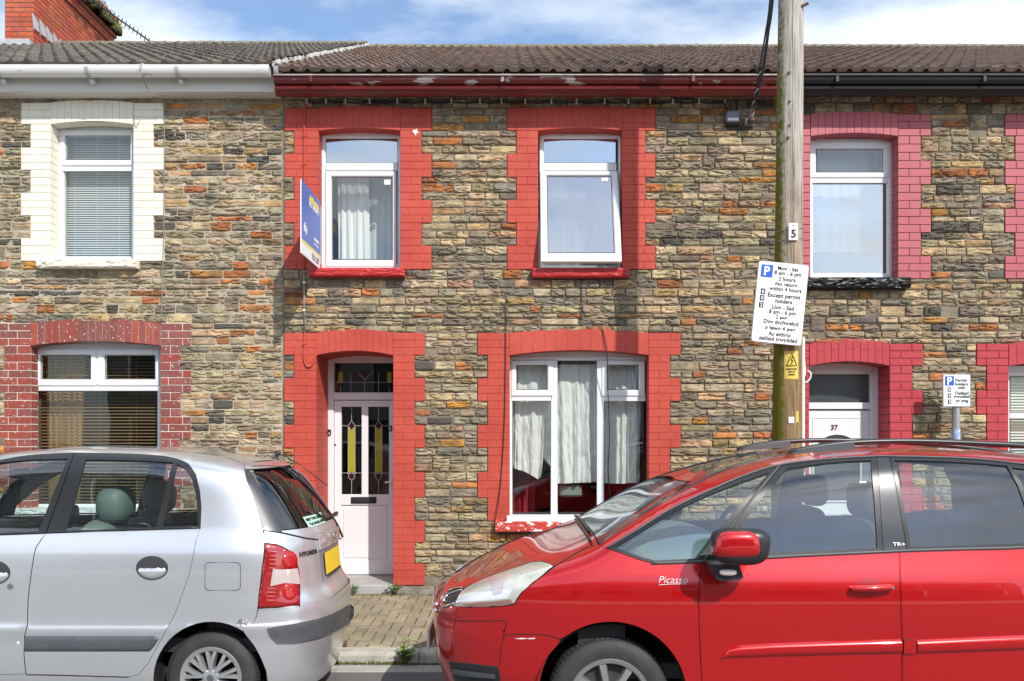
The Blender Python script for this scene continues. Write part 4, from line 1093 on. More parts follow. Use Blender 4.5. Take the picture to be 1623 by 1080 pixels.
    def row(s, e, mode, n):
        B = s.B; x, z = e.x, e.z; dy = max(.01, B.yc-e.y); row = []
        A = max(1e-4, 1-(min(1, B.t(x, z))**B.b if mode == 'top' else min(1, B.q(x, z))**B.c)); ph0 = s.phi(dy, A, z)
        for k in range(n+1):
            ph = ph0+(math.pi/2-ph0)*k/n; xx, zz = x, z
            for _ in range(5):
                if mode == 'top':
                    A = max(1e-5, 1-min(1, B.t(x, zz))**B.b); zz = B.zb+(A*math.sin(ph)**2)**(1/B.c)*(B.zr(x)-B.zb)
                else:
                    A = max(1e-5, 1-min(1, B.q(xx, z))**B.c); xx = B.xm+(A*math.sin(ph)**2)**(1/B.b)*((B.xp(z) if x > B.xm else B.xn(z))-B.xm)
            row.append(Vector((xx, B.yc-B.W(zz)*(A*math.cos(ph)**2)**(1/B.a), zz)) if k else Vector(e))
        return row+[Vector((p.x, 2*B.yc-p.y, p.z)) for p in reversed(row[:-1])]
    def bridge(s, name, e0, e1, mats, n, rows=6):
        a, b = s.row(e0, 'top', n), s.row(e1, 'end', n); P = []; w = len(a)
        for j in range(rows+1): P += [s.proj(p.lerp(q, j/rows)) if 0 < j < rows else p for p, q in zip(a, b)]
        fs = []
        for j in range(rows):
            for i in range(w-1):
                k = j*w+i; fs += [(k, k+1, k+w+1), (k, k+w+1, k+w)]
        return sheet(name, P, [s.B.nrm(p) for p in P], fs, mats, s.r, .01, 0)
    def edge(s, pts, n=4):
        sp = spline([(a, b, 0) for a, b in pts], n); return [s.B.ray(p.x, p.y) for p in sp]
    def line(s, name, pts, mat='gap', r=.0022, off=.0005, parent=None, mirror=True, closed=False, sp=5):
        q = spline([(a, b, 0) for a, b in pts], sp) if sp else [Vector((a, b, 0)) for a, b in pts]
        if closed: q.append(q[0])
        P = [s.B.ray(p.x, p.y) for p in q]; P = [p+s.B.nrm(p)*off for p in P]
        m = MB(); m.tube(P, r, 6); o = m.build(name, mat, parent or s.r, smooth=True)
        if mirror:
            m = MB(); m.tube([Vector((p.x, 2*s.B.yc-p.y, p.z)) for p in P], r, 6); m.build(name, mat, parent or s.r, smooth=True)
        return o
def roundbox(name, c, size, mat, parent, e=4.0, n=20, rot=0.0, taper=0.0, ez=None):
    """superellipsoid: soft box"""
    m = MB(); ez = ez or e
    def sg(v, p): return math.copysign(abs(v)**p, v)
    def fn(a, b):
        th, ph = 2*math.pi*a, math.pi*(b-.5)
        x = sg(math.cos(th), 2/e)*sg(math.cos(ph), 2/ez); y = sg(math.sin(th), 2/e)*sg(math.cos(ph), 2/ez); z = sg(math.sin(ph), 2/ez)
        x *= 1-taper*z; x, z = x*size[0]/2, z*size[2]/2; y *= size[1]/2
        return (c[0]+x*math.cos(rot)-z*math.sin(rot), c[1]+y, c[2]+x*math.sin(rot)+z*math.cos(rot))
    m.grid(fn, 2*n, n); return m.build(name, mat, parent, smooth=True)
def wheel(parent, x, z, yface, r, width, rimr, inward, style, label=None):
    """wheel whose outer face is at yface; inward=+1 when the tyre runs to larger y"""
    s = inward; m = MB()
    pr = [(rimr-.012, .030), (rimr-.004, .006), (rimr+.012, .0), (rimr+(r-rimr)*.55, -.004), (r-.022, .008), (r-.008, .022), (r, .042), (r, width-.04), (r-.02, width-.008), (rimr, width)]
    m.lathe([(a, s*b) for a, b in pr], (x, yface, z), 64)
    # tread blocks
    for k in range(72):
        a = 2*math.pi*k/72
        for b0, b1, rr in ((.020, .052, r+.002),):
            p = []
            for aa, hh, q in ((a, b0, r-.010), (a+.055, b0, r-.010), (a+.055, b1, rr), (a, b1, rr)): p.append((x+q*math.cos(aa), yface+s*hh, z+q*math.sin(aa)))
            p2 = [(x+(math.hypot(v[0]-x, v[2]-z)+.004)*(v[0]-x)/math.hypot(v[0]-x, v[2]-z), v[1]-s*.003, z+(math.hypot(v[0]-x, v[2]-z)+.004)*(v[2]-z)/math.hypot(v[0]-x, v[2]-z)) for v in p]
            m.add(p+p2, [(4, 5, 6, 7), (0, 1, 5, 4), (1, 2, 6, 5), (2, 3, 7, 6), (3, 0, 4, 7)])
    w = m.build('wheel', 'rubber', parent, smooth='auto')
    if label: w['label'] = label
    m = MB(); m.lathe([(0, s*.10), (rimr*.98, s*.10)], (x, yface, z), 40); m.build('brake_disc', 'well', w)
    mt = 'rim_silver' if style == 'cover' else 'alloy'
    m = MB(); m.lathe([(rimr-.002, s*.012), (rimr+.006, s*.003), (rimr+.002, -s*.004), (rimr-.018, s*.002), (rimr-.026, s*.016), (rimr-.03, s*.09)], (x, yface, z), 64)
    ns = 9 if style == 'cover' else 8; hub = .045 if style == 'cover' else .055; e0, e1 = (.006, -.004) if style == 'cover' else (.012, .004)
    m.lathe([(0, s*e1), (hub*.7, s*e1), (hub*1.1, s*(e1+.008)), (hub*1.15, s*.06)], (x, yface, z), 32)
    for k in range(ns):
        a0 = 2*math.pi*(k+.25)/ns
        for sgn in ((-1, 1) if style == 'cover' else (0,)):
            wa0, wa1 = (.10, .075) if style == 'cover' else (.22, .15)
            ra, rb = hub*.9, rimr-.012
            vs = []
            for rr, wd, hh in ((ra, wa0*hub*1.8 if style == 'cover' else .018, e1+.002), ((ra+rb)/2, .011 if style == 'cover' else .020, e1-.002), (rb, .014 if style == 'cover' else .026, e0)):
                for q, hq in ((-1, .016), (-.7, 0), (.7, 0), (1, .016)):
                    aa = a0+sgn*.16*(rr/rb); rx, rz = math.cos(aa), math.sin(aa)
                    vs.append((x+rr*rx-q*wd*rz, yface+s*(hh+hq), z+rr*rz+q*wd*rx))
                for q in (1, -1):
                    aa = a0+sgn*.16*(rr/rb); rx, rz = math.cos(aa), math.sin(aa); vs.append((x+rr*rx-q*wd*rz, yface+s*(hh+.05), z+rr*rz+q*wd*rx))
            m.add(vs, [(j*6+i, j*6+(i+1) % 6, (j+1)*6+(i+1) % 6, (j+1)*6+i) for j in range(2) for i in range(6)])
    rim = m.build('wheel_cover' if style == 'cover' else 'alloy_rim', mt, w, smooth='auto')
    m = MB(); m.lathe([(0, s*(e1-.003)), (.018, s*(e1-.003)), (.024, s*(e1+.002))], (x, yface, z), 20); m.build('hub_cap', 'grey_trim' if style == 'cover' else 'alloy', w)
    return w
def arch_liner(parent, x, z, r, y0, y1):
    m = MB(); m.grid(lambda a, b: (x+r*math.cos(R(-25+230*a)), y0+(y1-y0)*b, z+r*math.sin(R(-25+230*a))), 30, 1)
    m.grid(lambda a, b: (x+r*b*math.cos(R(-25+230*a)), y1, z+r*b*math.sin(R(-25+230*a))), 30, 2); return m.build('wheel_arch_liner', 'well', parent, fix=False)
# ================================================================= silver hatchback
CS = thing('parked_car', 'small silver hatchback with a scuffed rear wing, black side strips and yellow rear plate', 'car', (-2.7, 5.5, 0), 'cars parked along the kerb')
BS = Body(5.5, [(.15, .62), (.25, .67), (.40, .690), (.50, .695), (.56, .705), (.585, .706), (.62, .697), (.75, .700), (.90, .704), (1.0, .697), (1.06, .681), (1.11, .661), (1.16, .645), (1.30, .622), (1.45, .605), (1.58, .592), (1.72, .575)],
          [(-5.0, .88), (-4.85, .90), (-4.64, .925), (-4.5, .95), (-4.3, .995), (-4.02, 1.07), (-3.75, 1.37), (-3.5, 1.55), (-3.2, 1.605), (-2.8, 1.642), (-2.57, 1.641), (-2.16, 1.625), (-1.93, 1.592), (-1.53, 1.535), (-1.2, 1.46), (-.9, 1.4)],
          [(.15, -4.72), (.4, -4.86), (.7, -4.86), (1.0, -4.84), (1.7, -4.8)],
          [(.15, -1.215), (.25, -1.185), (.35, -1.165), (.5, -1.145), (.62, -1.135), (.70, -1.15), (.78, -1.195), (.95, -1.215), (1.05, -1.222), (1.12, -1.238), (1.25, -1.315), (1.4, -1.415), (1.52, -1.505), (1.60, -1.56), (1.72, -1.65)],
          -2.6, .5, 3.2, 7, 32)
S = Car(CS, BS, 'silver')
roofS = [(-274, 862), (-200, 800), (-120, 752), (-60, 731), (0, 722.5), (46, 716.5), (93, 713), (148, 711), (204, 711.5), (300, 716), (354, 724), (388, 736)]
seamS = [(387, 746), (391, 763), (399, 785), (406, 804), (411, 822), (416, 841), (419, 861), (419, 880), (416, 898), (413, 925), (410.5, 945), (408, 964)]
gapS = [(74, 844.5), (65, 856), (57, 868), (54, 880), (50, 906), (46.5, 932), (44.4, 954), (43.5, 991), (39, 1008), (38, 1037), (41, 1069)]
tailS = [(204, 1073.5), (218.5, 1070.7), (235, 1052), (259, 1008), (278, 972.6), (289, 943), (300, 911.5), (307, 880), (310.5, 859), (318, 836)]
upS = [(319.4, 804), (317, 778), (310.5, 752), (304, 742), (298.5, 735), (289, 730), (280, 727), (259, 722.5), (222, 720), (185, 718.5), (118.5, 717.8)]
fup = [(118.5, 717.8), (85, 718.8), (55.6, 720.5), (28, 724), (0, 729), (-60, 743), (-130, 777), (-200, 824), (-216, 851)]
fbot = [(41, 1069), (-180, 1074), (-212, 1000), (-216, 852)]
openR = gapS+tailS+upS
openF = fup+[(-216, 852), (-212, 1000), (-180, 1074)]+gapS[::-1]
out = roofS+seamS+[(407, 972.6), (404, 984), (386, 998.5)]+arc(335, 1077.5, 92, 55, 185, 16)+[(243, 1092), (40, 1097), (-200, 1100)]+arc(-301, 1077.5, 80, -5, 185, 16)+[(-384, 1086), (-386, 1000), (-385, 930), (-374, 900), (-330, 880)]
bs = S.side('body_panel', out, holes=[openR, openF], d=11)
S.side('door', gapS+tailS[:-1]+[(318, 837.5), (200, 841.5), (74, 845.5)], gap=.7, d=10, label='silver rear door')
rd = [o for o in CS.children if o.name.startswith('door')][0]
S.side('door', [(-216, 853), (0, 848.5), (73.5, 846)]+gapS[1:]+[(-180, 1074), (-212, 1000)], gap=.7, d=12, label='silver front door')
G1 = [(136, 729), (165, 729.2), (200, 730), (240, 731.5), (273, 733.5), (247, 834.5), (180, 838.5), (104, 842)]; G2 = [(281, 736.5), (290, 741), (296, 747.5), (304, 761), (309, 780), (312.4, 804), (313, 832.4), (258, 834.5)]
G3 = [(106.5, 728), (60, 842), (0, 845), (-190, 850), (-180, 832), (-120, 787), (-55, 752), (0, 734), (50, 729)]
wf = S.side('window_frame', [(74, 844), (118.5, 718.2)]+upS[::-1][1:]+[(318, 836)], ['black_trim', 'trim'], [G1, G2], d=9, gap=.4)
S.side('window_frame', [(72.5, 844), (117.5, 718.2)]+fup[1:], ['black_trim', 'trim'], [G3], d=9, gap=.4)
for g in (G1, G2, G3): S.side('window', shrink(g, -1.2), ['car_glass', 'car_glass'], d=14, off=-.006, thick=0)
S.line('belt_moulding', [(-216, 851.5), (0, 847), (74, 844.6), (160, 841), (318, 836.5)], 'black_trim', .006, .002)
S.strip('side_strip', [(40, 1008), (246, 1008), (251.5, 1012)], [(40, 1033), (237, 1033), (244, 1026), (251.5, 1013)], .014, 'grey_trim')
# handles, key lock, fuel flap
for cx, cy, k in ((241, 900.7, 1), (-9, 908, 0)):
    h = S.side('door_handle', ell(cx, cy, 25, 18.5), ['handle_dark', 'gap'], off=.0015, thick=.001, d=6)
    S.side('paddle', [p for p in ell(cx, cy, 24, 17.8, 32) if p[1] >= cy-1.5], ['silver', 'trim'], off=.012, thick=.004, d=4, parent=h, bev=6)
    S.line('handle_rim', ell(cx, cy, 25.2, 18.8), 'black_trim', .0014, .0005, h, closed=True)
S.side('key_lock', ell(16, 930, 4.6, 4.6, 14), ['chrome', 'trim'], off=.003, thick=.003, d=3)
S.side('fixing_stud', ell(29.5, 1018.5, 2.6, 2.6, 12), ['plastic_white', 'trim'], off=.003, thick=.003, d=2)
rr = []
for cx, cy, a in ((375, 898, 90), (375, 930, 0), (331, 930, -90), (331, 898, -180)): rr += [(cx+6*math.cos(R(a-90*k/4)), cy-6*math.sin(R(a-90*k/4))) for k in range(5)]
S.line('fuel_flap', rr, 'gap', .0018, .0003, mirror=False, closed=True, sp=0)
S.side('scuff_patch', [(374, 987), (381, 981), (388, 983), (395, 981), (400, 987), (398, 992), (389, 997), (384, 993), (378, 993)], ['scuff', 'trim'], off=.0008, thick=0, d=4, mirror=False)
# roof, rear
S.loft('roof', S.edge(roofS[4:], 3), 'top')
S.loft('windscreen', S.edge(roofS[:5], 4), 'top', ['screen_glass', 'screen_glass'], thick=0)
S.loft('bonnet', S.edge([(-274, 862), (-330, 880), (-372, 898)], 3), 'top', n=14)
S.bridge('nose', S.edge([(-372, 898)]*2, 1)[0], S.edge([(-384, 930)]*2, 1)[0], ['silver', 'trim'], 14)
S.loft('front_bumper', S.edge([(-384, 930), (-385, 962), (-385, 1000), (-384, 1040), (-383, 1084)], 3), 'end')
glE = [(389.5, 748), (394, 765), (402, 785), (409, 804), (415, 823), (420, 841)]
S.loft('spoiler', S.edge([(387, 735), (387.2, 740.5), (388.4, 745)], 2), 'end', off=.006, thick=.008)
S.loft('rear_screen', S.edge(glE, 4), 'end', ['hatch_glass', 'hatch_glass'], thick=0, off=-.004)
tg = S.loft('tailgate', S.edge([(419, 843), (421, 861), (421.5, 880), (419, 898), (415, 925), (412.5, 945), (410, 964), (409, 968)], 3), 'end')
S.side('rear_pillar_glass', [(389.5, 747), (392, 742), (401, 755), (413, 777), (425, 797), (437, 819), (447, 843.5), (432, 842.5), (417.5, 841), (411, 822), (406, 804), (399, 785), (391, 763)], ['pillar', 'trim'], off=.003, thick=.004, d=7)
S.line('screen_edge', [(399, 741), (415, 740), (450, 742), (470, 755), (502, 787), (521, 811), (535, 833), (543, 852)], 'black_trim', .008, .001, mirror=False)
S.line('screen_edge', [(419, 842), (447, 845), (489, 854), (520, 855.5), (542, 854)], 'black_trim', .005, .001, mirror=False)
lamp = [(419, 860.5), (437, 863), (448, 867.5), (456, 872), (463, 877.5), (467, 883), (470.7, 894), (473, 905), (474.4, 917), (475, 940), (475, 959.6), (440, 963), (408.5, 964.5), (410.5, 945), (413, 925), (416, 898), (418.5, 880)]
lp = S.side('tail_lamp', lamp, ['lens_red', 'trim'], off=.009, thick=.012, d=4, bev=6)
S.side('clear_band', [(432, 902), (452, 903), (470, 901), (473.5, 917), (474, 926), (450, 924), (428, 929)], ['lens_clear', 'trim'], off=.0105, thick=.001, d=4, parent=lp)
for v in (905, 909.5, 914, 918.5, 923): S.line('lamp_rib', [(431, v+1.5), (473, v-1)], 'lens_red', .0012, .0108, lp, sp=0)
for c, r1, r2 in (((457, 889), 15, 16.5), ((458, 938), 15, 17)):
    S.side('lamp_bowl', [(min(x, 472+(.0 if y < 910 else 2)), y) for x, y in ell(c[0], c[1], r1, r2, 28)], [pmat('lamp_bowl_red', (.40, .010, .010), .15, coat=.4) if 'lamp_bowl_red' not in bpy.data.materials else bpy.data.materials['lamp_bowl_red'], 'trim'], off=.016, thick=.002, d=3, parent=lp, bev=9)
for k in range(14):
    v = 868+k*6.4
    if 901 < v < 927: continue
    S.line('lamp_rib', [(429-(v-868)*.09, v), (441-(v-868)*.06, v+.6)], 'lens_clear', .0011, .0095, lp, sp=0)
S.line('lamp_edge', lamp, 'gap', .003, .002, lp, closed=True, sp=0)
S.line('tailgate_gap', [(475, 960), (475.3, 971), (488, 968), (505, 962.5), (525, 955), (545, 946)], 'gap', .0025, .002, mirror=False, sp=4)
# plate, badges
def rearpt(yf, z, off=.01):
    """point on the rear face: yf in -1..1 across the car"""
    y = BS.yc+yf; x = BS.xm
    A = 1-(abs(yf)/BS.W(z))**BS.a; x = BS.xm+(max(A, .01))**(1/BS.b)*(BS.xp(z)-BS.xm); return Vector((x+off, y, z))
def rquad(name, y0, y1, z0, z1, mat, parent, off=.01, n=6, th=.006, inner='trim'):
    P = [rearpt(y0+(y1-y0)*i/n, z0+(z1-z0)*j/3, off) for j in range(4) for i in range(n+1)]; N = [BS.nrm(p) for p in P]
    fs = [(j*(n+1)+i, j*(n+1)+i+1, (j+1)*(n+1)+i+1, (j+1)*(n+1)+i) for j in range(3) for i in range(n)]
    return sheet(name, P, N, fs, [mat, inner], parent, th)
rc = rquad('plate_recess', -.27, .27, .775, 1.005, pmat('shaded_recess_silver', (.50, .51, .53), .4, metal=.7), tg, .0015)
rquad('number_plate', -.215, .215, .815, .955, 'plate_yellow', tg, .012)
rquad('plate_holder', -.19, .19, .800, .817, 'black_trim', tg, .014)
rquad('handle_garnish', -.29, .29, .985, 1.075, 'silver', tg, .016, th=.014, inner='silver')
m = MB()
q = [rearpt(.0+.030*math.cos(6.283*k/24), 1.045+.024*math.sin(6.283*k/24), .033) for k in range(25)]; m.tube(q, .004, 6)
q = [rearpt(.016-.030*t+.008*math.sin(6*t), 1.028+.034*t, .034) for t in [i/8 for i in range(9)]]; m.tube(q, .004, 6); 
m.build('oval_badge', 'chrome', tg, smooth=True)
def reartext(body, y0, y1, z, h, mat, name, parent, off=.004, bold=.02):
    o = text(body, y1-y0, (0, 0, 0), mat, parent, name, height=h, bold=bold)
    for v in o.data.vertices:
        p = rearpt((y0+y1)/2+v.co.x, z+v.co.z, off-v.co.y); v.co = p
    return o
reartext('HYUNDAI', -.50, -.325, .985, .030, 'cable', 'maker_lettering', tg)
st = rquad('window_sticker', -.36, -.02, 1.135, 1.20, 'sticker', CS, .004, th=.001)
m = MB(); m.tube([rearpt(.42, 1.14, .03), rearpt(.30, 1.165, .04), rearpt(-.05, 1.16, .02), rearpt(-.22, 1.24, .016)], [.014, .012, .008, .006], 8); m.build('rear_wiper', 'black_trim', CS, smooth=True)
m = MB(); m.tube([(-1.56, 5.42, 1.575), (-1.545, 5.42, 1.60), (-1.55, 5.42, 1.602)], [.014, .018, .012], 10); m.tube([(-1.55, 5.42, 1.60), (-1.40, 5.42, 1.52), (-1.22, 5.42, 1.38)], .0035, 6); m.build('roof_aerial', 'black_trim', CS, smooth=True)
# rear bumper
bE = [(409, 968), (405, 983), (396, 990), (386, 998.5), (403, 1022), (415, 1045), (422, 1065), (425, 1085), (424, 1098)]
bm_ = S.loft('rear_bumper', S.edge(bE, 3), 'end', off=.010, n=20, thick=.03)
S.side('bumper_strip', [(423.5, 995.7), (445, 992), (470, 988), (502, 981), (525, 973), (541, 965), (552, 958), (556, 964), (556, 976), (548, 989), (530, 999), (502, 1009.6), (480, 1015), (465, 1018), (439, 1018), (430, 1008)], ['grey_trim', 'trim'], off=.022, thick=.016, d=6, mirror=False)
m = MB(); m.box(-4.5, -1.62, 4.98, 6.02, .17, .30, .03); m.build('underbody', 'well', CS)
m = MB(); m.tube([(-1.6, 5.95, .215), (-1.20, 5.95, .20)], .024, 12); m.build('exhaust_pipe', 'rust', CS, smooth=True)
S.line('bonnet_gap', [(41, 1070), (100, 1071), (204, 1074)], 'gap', .002, .0003)
for wxx in (-1.787, -4.167):
    wheel(CS, wxx, .274, 4.862, .274, .15, .178, 1, 'cover'); wheel(CS, wxx, .274, 6.12, .274, .15, .178, -1, 'cover')
    arch_liner(CS, wxx, .28, .335, 4.85, 5.15); arch_liner(CS, wxx, .28, .335, 6.14, 5.85)
# cabin
m = MB(); m.box(-4.0, -1.45, 4.90, 6.1, .42, .50); m.box(-1.86, -1.42, 4.93, 6.07, .5, 1.02, .04); m.build('cabin_floor', 'trim', CS)
roundbox('dashboard', (-3.72, 5.5, .98), (.55, 1.2, .30), 'trim', CS)
for y in (5.18, 5.82):
    st_ = roundbox('front_seat', (-2.62, y, .88), (.20, .46, .62), 'seat_green', CS, 4, 18, rot=R(-14)); roundbox('cushion', (-2.95, y, .60), (.52, .46, .2), 'seat_green', st_, 4, 14)
    roundbox('headrest', (-2.50, y, 1.275), (.20, .27, .24), 'seat_green', st_, 2.6, 16)
sr = roundbox('rear_seat', (-1.80, 5.5, .86), (.18, 1.16, .50), 'seat_dark', CS, 5, 18, rot=R(-14))
m = MB(); pts = [(-3.30+.06*math.cos(a), 5.82+.17*math.sin(a), 1.02+.16*math.cos(a)) for a in [6.283*k/24 for k in range(25)]]; m.tube(pts, .014, 8); m.build('steering_wheel', 'trim', CS, smooth=True)
roundbox('rear_view_mirror', (-3.30, 5.5, 1.46), (.05, .20, .07), 'black_trim', CS)
for sgn in (-1, 1):
    mh = roundbox('door_mirror', (-3.40, 5.5+sgn*.80, 1.12), (.10, .18, .13), 'black_trim', CS, 3)
    m = MB(); m.tube([(-3.42, 5.5+sgn*.66, 1.07), (-3.40, 5.5+sgn*.76, 1.09)], .022, 8); m.build('mirror_arm', 'black_trim', mh)
# ================================================================= red people carrier
CR = thing('parked_car', 'red people carrier with black roof rail and red door mirror parked facing left', 'car', (1.9, 5.13, 0), 'cars parked along the kerb')
BR = Body(5.13, [(.15, .80), (.25, .855), (.40, .885), (.50, .890), (.65, .893), (.80, .897), (.90, .892), (.97, .877), (1.05, .850), (1.12, .828), (1.25, .795), (1.40, .75), (1.55, .698), (1.62, .675), (1.75, .65)],
          [(-.62, .66), (-.51, .74), (-.45, .785), (-.40, .815), (-.29, .868), (-.12, .945), (.07, 1.02), (.27, 1.078), (.40, 1.125), (.52, 1.19), (.68, 1.285), (.86, 1.385), (1.06, 1.465), (1.27, 1.53), (1.49, 1.582), (1.63, 1.607), (1.77, 1.628), (1.95, 1.643), (2.13, 1.652), (2.5, 1.648), (2.89, 1.625), (3.2, 1.605), (3.6, 1.56), (3.95, 1.44), (4.2, 1.25)],
          [(.15, -.36), (.30, -.42), (.45, -.465), (.62, -.475), (.70, -.465), (.9, -.45), (1.2, -.42), (1.75, -.4)],
          [(.15, 3.98), (.3, 4.06), (.7, 4.14), (1.1, 4.12), (1.4, 3.98), (1.75, 3.75)], 1.2, .4, 3.0, 4, 26)
Q = Car(CR, BR, 'red_car')
roofR = [(949, 862.5), (956.7, 857.5), (975, 844.5), (996.7, 829.5), (1020, 814), (1046.7, 798), (1080, 778.5), (1115, 760.5), (1152, 744), (1190, 732.5), (1224, 724.3), (1246, 720), (1296, 714.5), (1351, 711), (1443, 712), (1543, 717.5), (1623, 723), (1750, 737), (1820, 758), (1868, 800), (1896, 850)]
ldoor = [(1112, 891), (1107, 943), (1108, 997), (1111, 1060), (1112.5, 1080), (1114, 1132)]
fwin = [(962, 869), (985, 856), (1013, 838), (1063, 807), (1095, 790), (1130, 775), (1152, 762.5), (1190, 750), (1224, 740.5), (1239, 736.5), (1275, 731.5), (1311, 728), (1350, 725), (1388, 723.6), (1410, 723.8), (1419, 765), (1428, 815), (1438, 873.5), (1398, 874.8), (1300, 879.5), (1217, 884), (1112, 891), (1060, 892.5), (1033, 892.5), (1013, 887), (985, 877)]
fdoor = [(1112, 891), (1217, 884.5), (1300, 880), (1398, 875.3), (1425, 874.3), (1427, 940), (1429, 1015), (1429.5, 1132), (1114, 1140)]+ldoor[::-1][1:-1]
rwin = [(1410, 723.8), (1480, 725), (1549, 728), (1623, 736), (1700, 746), (1750, 780), (1775, 852), (1623, 867.8), (1530, 870.5), (1438, 873.5), (1428, 815), (1419, 765)]
rdoor = [(1426, 874.2), (1440, 873.6), (1530, 870.8), (1623, 868), (1704, 860.5), (1708, 900), (1694, 1000), (1660, 1062), (1610, 1128), (1431, 1132), (1430, 1015), (1428, 940)]
qgl = [(974, 867.5), (995, 855), (1015, 842.5), (1065, 812), (1098, 795.5), (1132, 780.5), (1180, 762), (1220, 748.5), (1180, 792), (1123, 861), (1106, 885), (1037, 888.3), (1015, 882)]
fgl = [(1246, 743), (1280, 737.5), (1311, 733.6), (1345, 731), (1380, 729.8), (1386, 800), (1390, 868.6), (1300, 873), (1199, 878), (1138, 881.5), (1152, 868), (1200, 800)]
rgl = [(1418, 730), (1465, 730.5), (1513, 732.6), (1555, 735), (1596, 738.7), (1613, 770), (1627, 810), (1642, 860), (1540, 864), (1444, 866.5), (1436, 820), (1428, 775)]
rg2 = [(1604, 741.5), (1690, 752), (1725, 790), (1748, 846), (1655, 858), (1638, 805), (1622, 770)]
fend = [(879, 898.5), (905, 882), (933, 866.5), (949, 863), (962, 869.5), (985, 877.5), (1013, 887.5), (1033, 893), (1060, 893), (1111.5, 891.5)]+ldoor[1:]+[(1113, 1160), (1088, 1160)]+arc(968, 1107, 121, -22, 125, 26)+[(890, 1013), (866.7, 1006.7), (830, 1005), (798, 1006.7), (800, 995), (803, 984), (790, 972), (782, 962.5), (800, 960.5), (815, 958), (826.7, 940), (843, 926), (860, 913), (872, 904)]
out = roofR+[(1910, 930), (1913, 1020), (1911, 1095)]+arc(1790, 1107, 110, 0, 188, 22)+[(1672, 1150), (1672, 1170), (1114, 1170)]+ldoor[::-1]+[(1060, 892.8), (1033, 892.8), (1013, 887.2), (985, 877.2), (962, 869.2)]
Q.side('body_panel', out, holes=[fwin, fdoor, rwin, rdoor], d=12)
fd_ = Q.side('fender', fend, gap=.5, d=10)
d1 = Q.side('door', fdoor, gap=.8, d=12, label='red front door'); d2 = Q.side('door', rdoor, gap=.8, d=12, label='red rear door')
wf1 = Q.side('window_frame', fwin, ['black_trim', 'trim'], [qgl, fgl], d=9, gap=.4); wf2 = Q.side('window_frame', rwin, ['black_trim', 'trim'], [rgl, rg2], d=9, gap=.4)
for g in (qgl, fgl, rgl, rg2): Q.side('window', shrink(g, -1.2), ['car_glass', 'car_glass'], d=14, off=-.006, thick=0)
Q.side('pillar_cover', [(1391, 726), (1408, 726), (1416, 765), (1425, 815), (1435, 871.5), (1400.5, 872.5), (1396, 815)], ['pillar', 'trim'], off=.003, thick=.003)
Q.line('belt_moulding', [(1033, 893), (1112, 890.5), (1217, 884), (1300, 879.5), (1398, 875), (1440, 873), (1530, 870.3), (1623, 867.5), (1770, 854)], 'grey_trim', .0075, .004)
Q.line('window_moulding', [(962, 869), (1013, 838.5), (1063, 807.5), (1130, 775.5), (1190, 750.5), (1239, 737), (1311, 728.5), (1388, 724), (1412, 724), (1480, 725.3), (1549, 728.3), (1623, 736.3), (1700, 746)], 'grey_trim', .006, .003)
Q.line('window_moulding', [(1236, 739), (1200, 781), (1160, 833), (1116, 888)], 'grey_trim', .006, .004)
Q.strip('side_moulding', [(1144, 1041.5), (1150, 1033), (1157.6, 1026.5), (1170, 1023.5), (1224.5, 1020), (1320, 1016.5), (1428.5, 1013.3)], [(1144, 1042), (1170, 1041.5), (1224, 1039.8), (1320, 1037.5), (1428.5, 1035.3)], .018, 'red_car')
Q.strip('side_moulding', [(1452, 1014.6), (1540, 1010.5), (1623, 1007), (1685, 1004.5)], [(1452, 1035.4), (1540, 1032.5), (1623, 1029.5), (1685, 1027)], .018, 'red_car')
Q.side('moulding_block', [(1431, 1013.6), (1450.5, 1014), (1450.5, 1035), (1431, 1035.6)], off=.0125, thick=.012, d=6)
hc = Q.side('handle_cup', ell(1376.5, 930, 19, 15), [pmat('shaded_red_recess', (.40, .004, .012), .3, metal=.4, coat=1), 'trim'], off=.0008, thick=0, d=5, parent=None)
p0, p1 = BR.ray(1346, 932.5), BR.ray(1412, 929.5)
m = MB(); v = (p1-p0)
pts = [p0+v*t+Vector((0, -.014-.026*math.sin(math.pi*min(1, max(0, t)))**.5, 0)) for t in (0, .05, .15, .4, .7, .9, .97, 1)]; m.tube(pts, [.008, .014, .016, .016, .016, .016, .015, .01], 10); hn = m.build('door_handle', 'red_car', CR, smooth=True)
m = MB(); m.tube([Vector((p.x, 2*BR.yc-p.y, p.z)) for p in pts], [.008, .014, .016, .016, .016, .016, .015, .01], 10); m.build('door_handle', 'red_car', CR, smooth=True)
m = MB(); p = pts[-2]; m.tube([p+Vector((0, -.02, 0)), p+Vector((0, -.012, 0))], .008, 10); m.build('key_lock', 'chrome', hn)
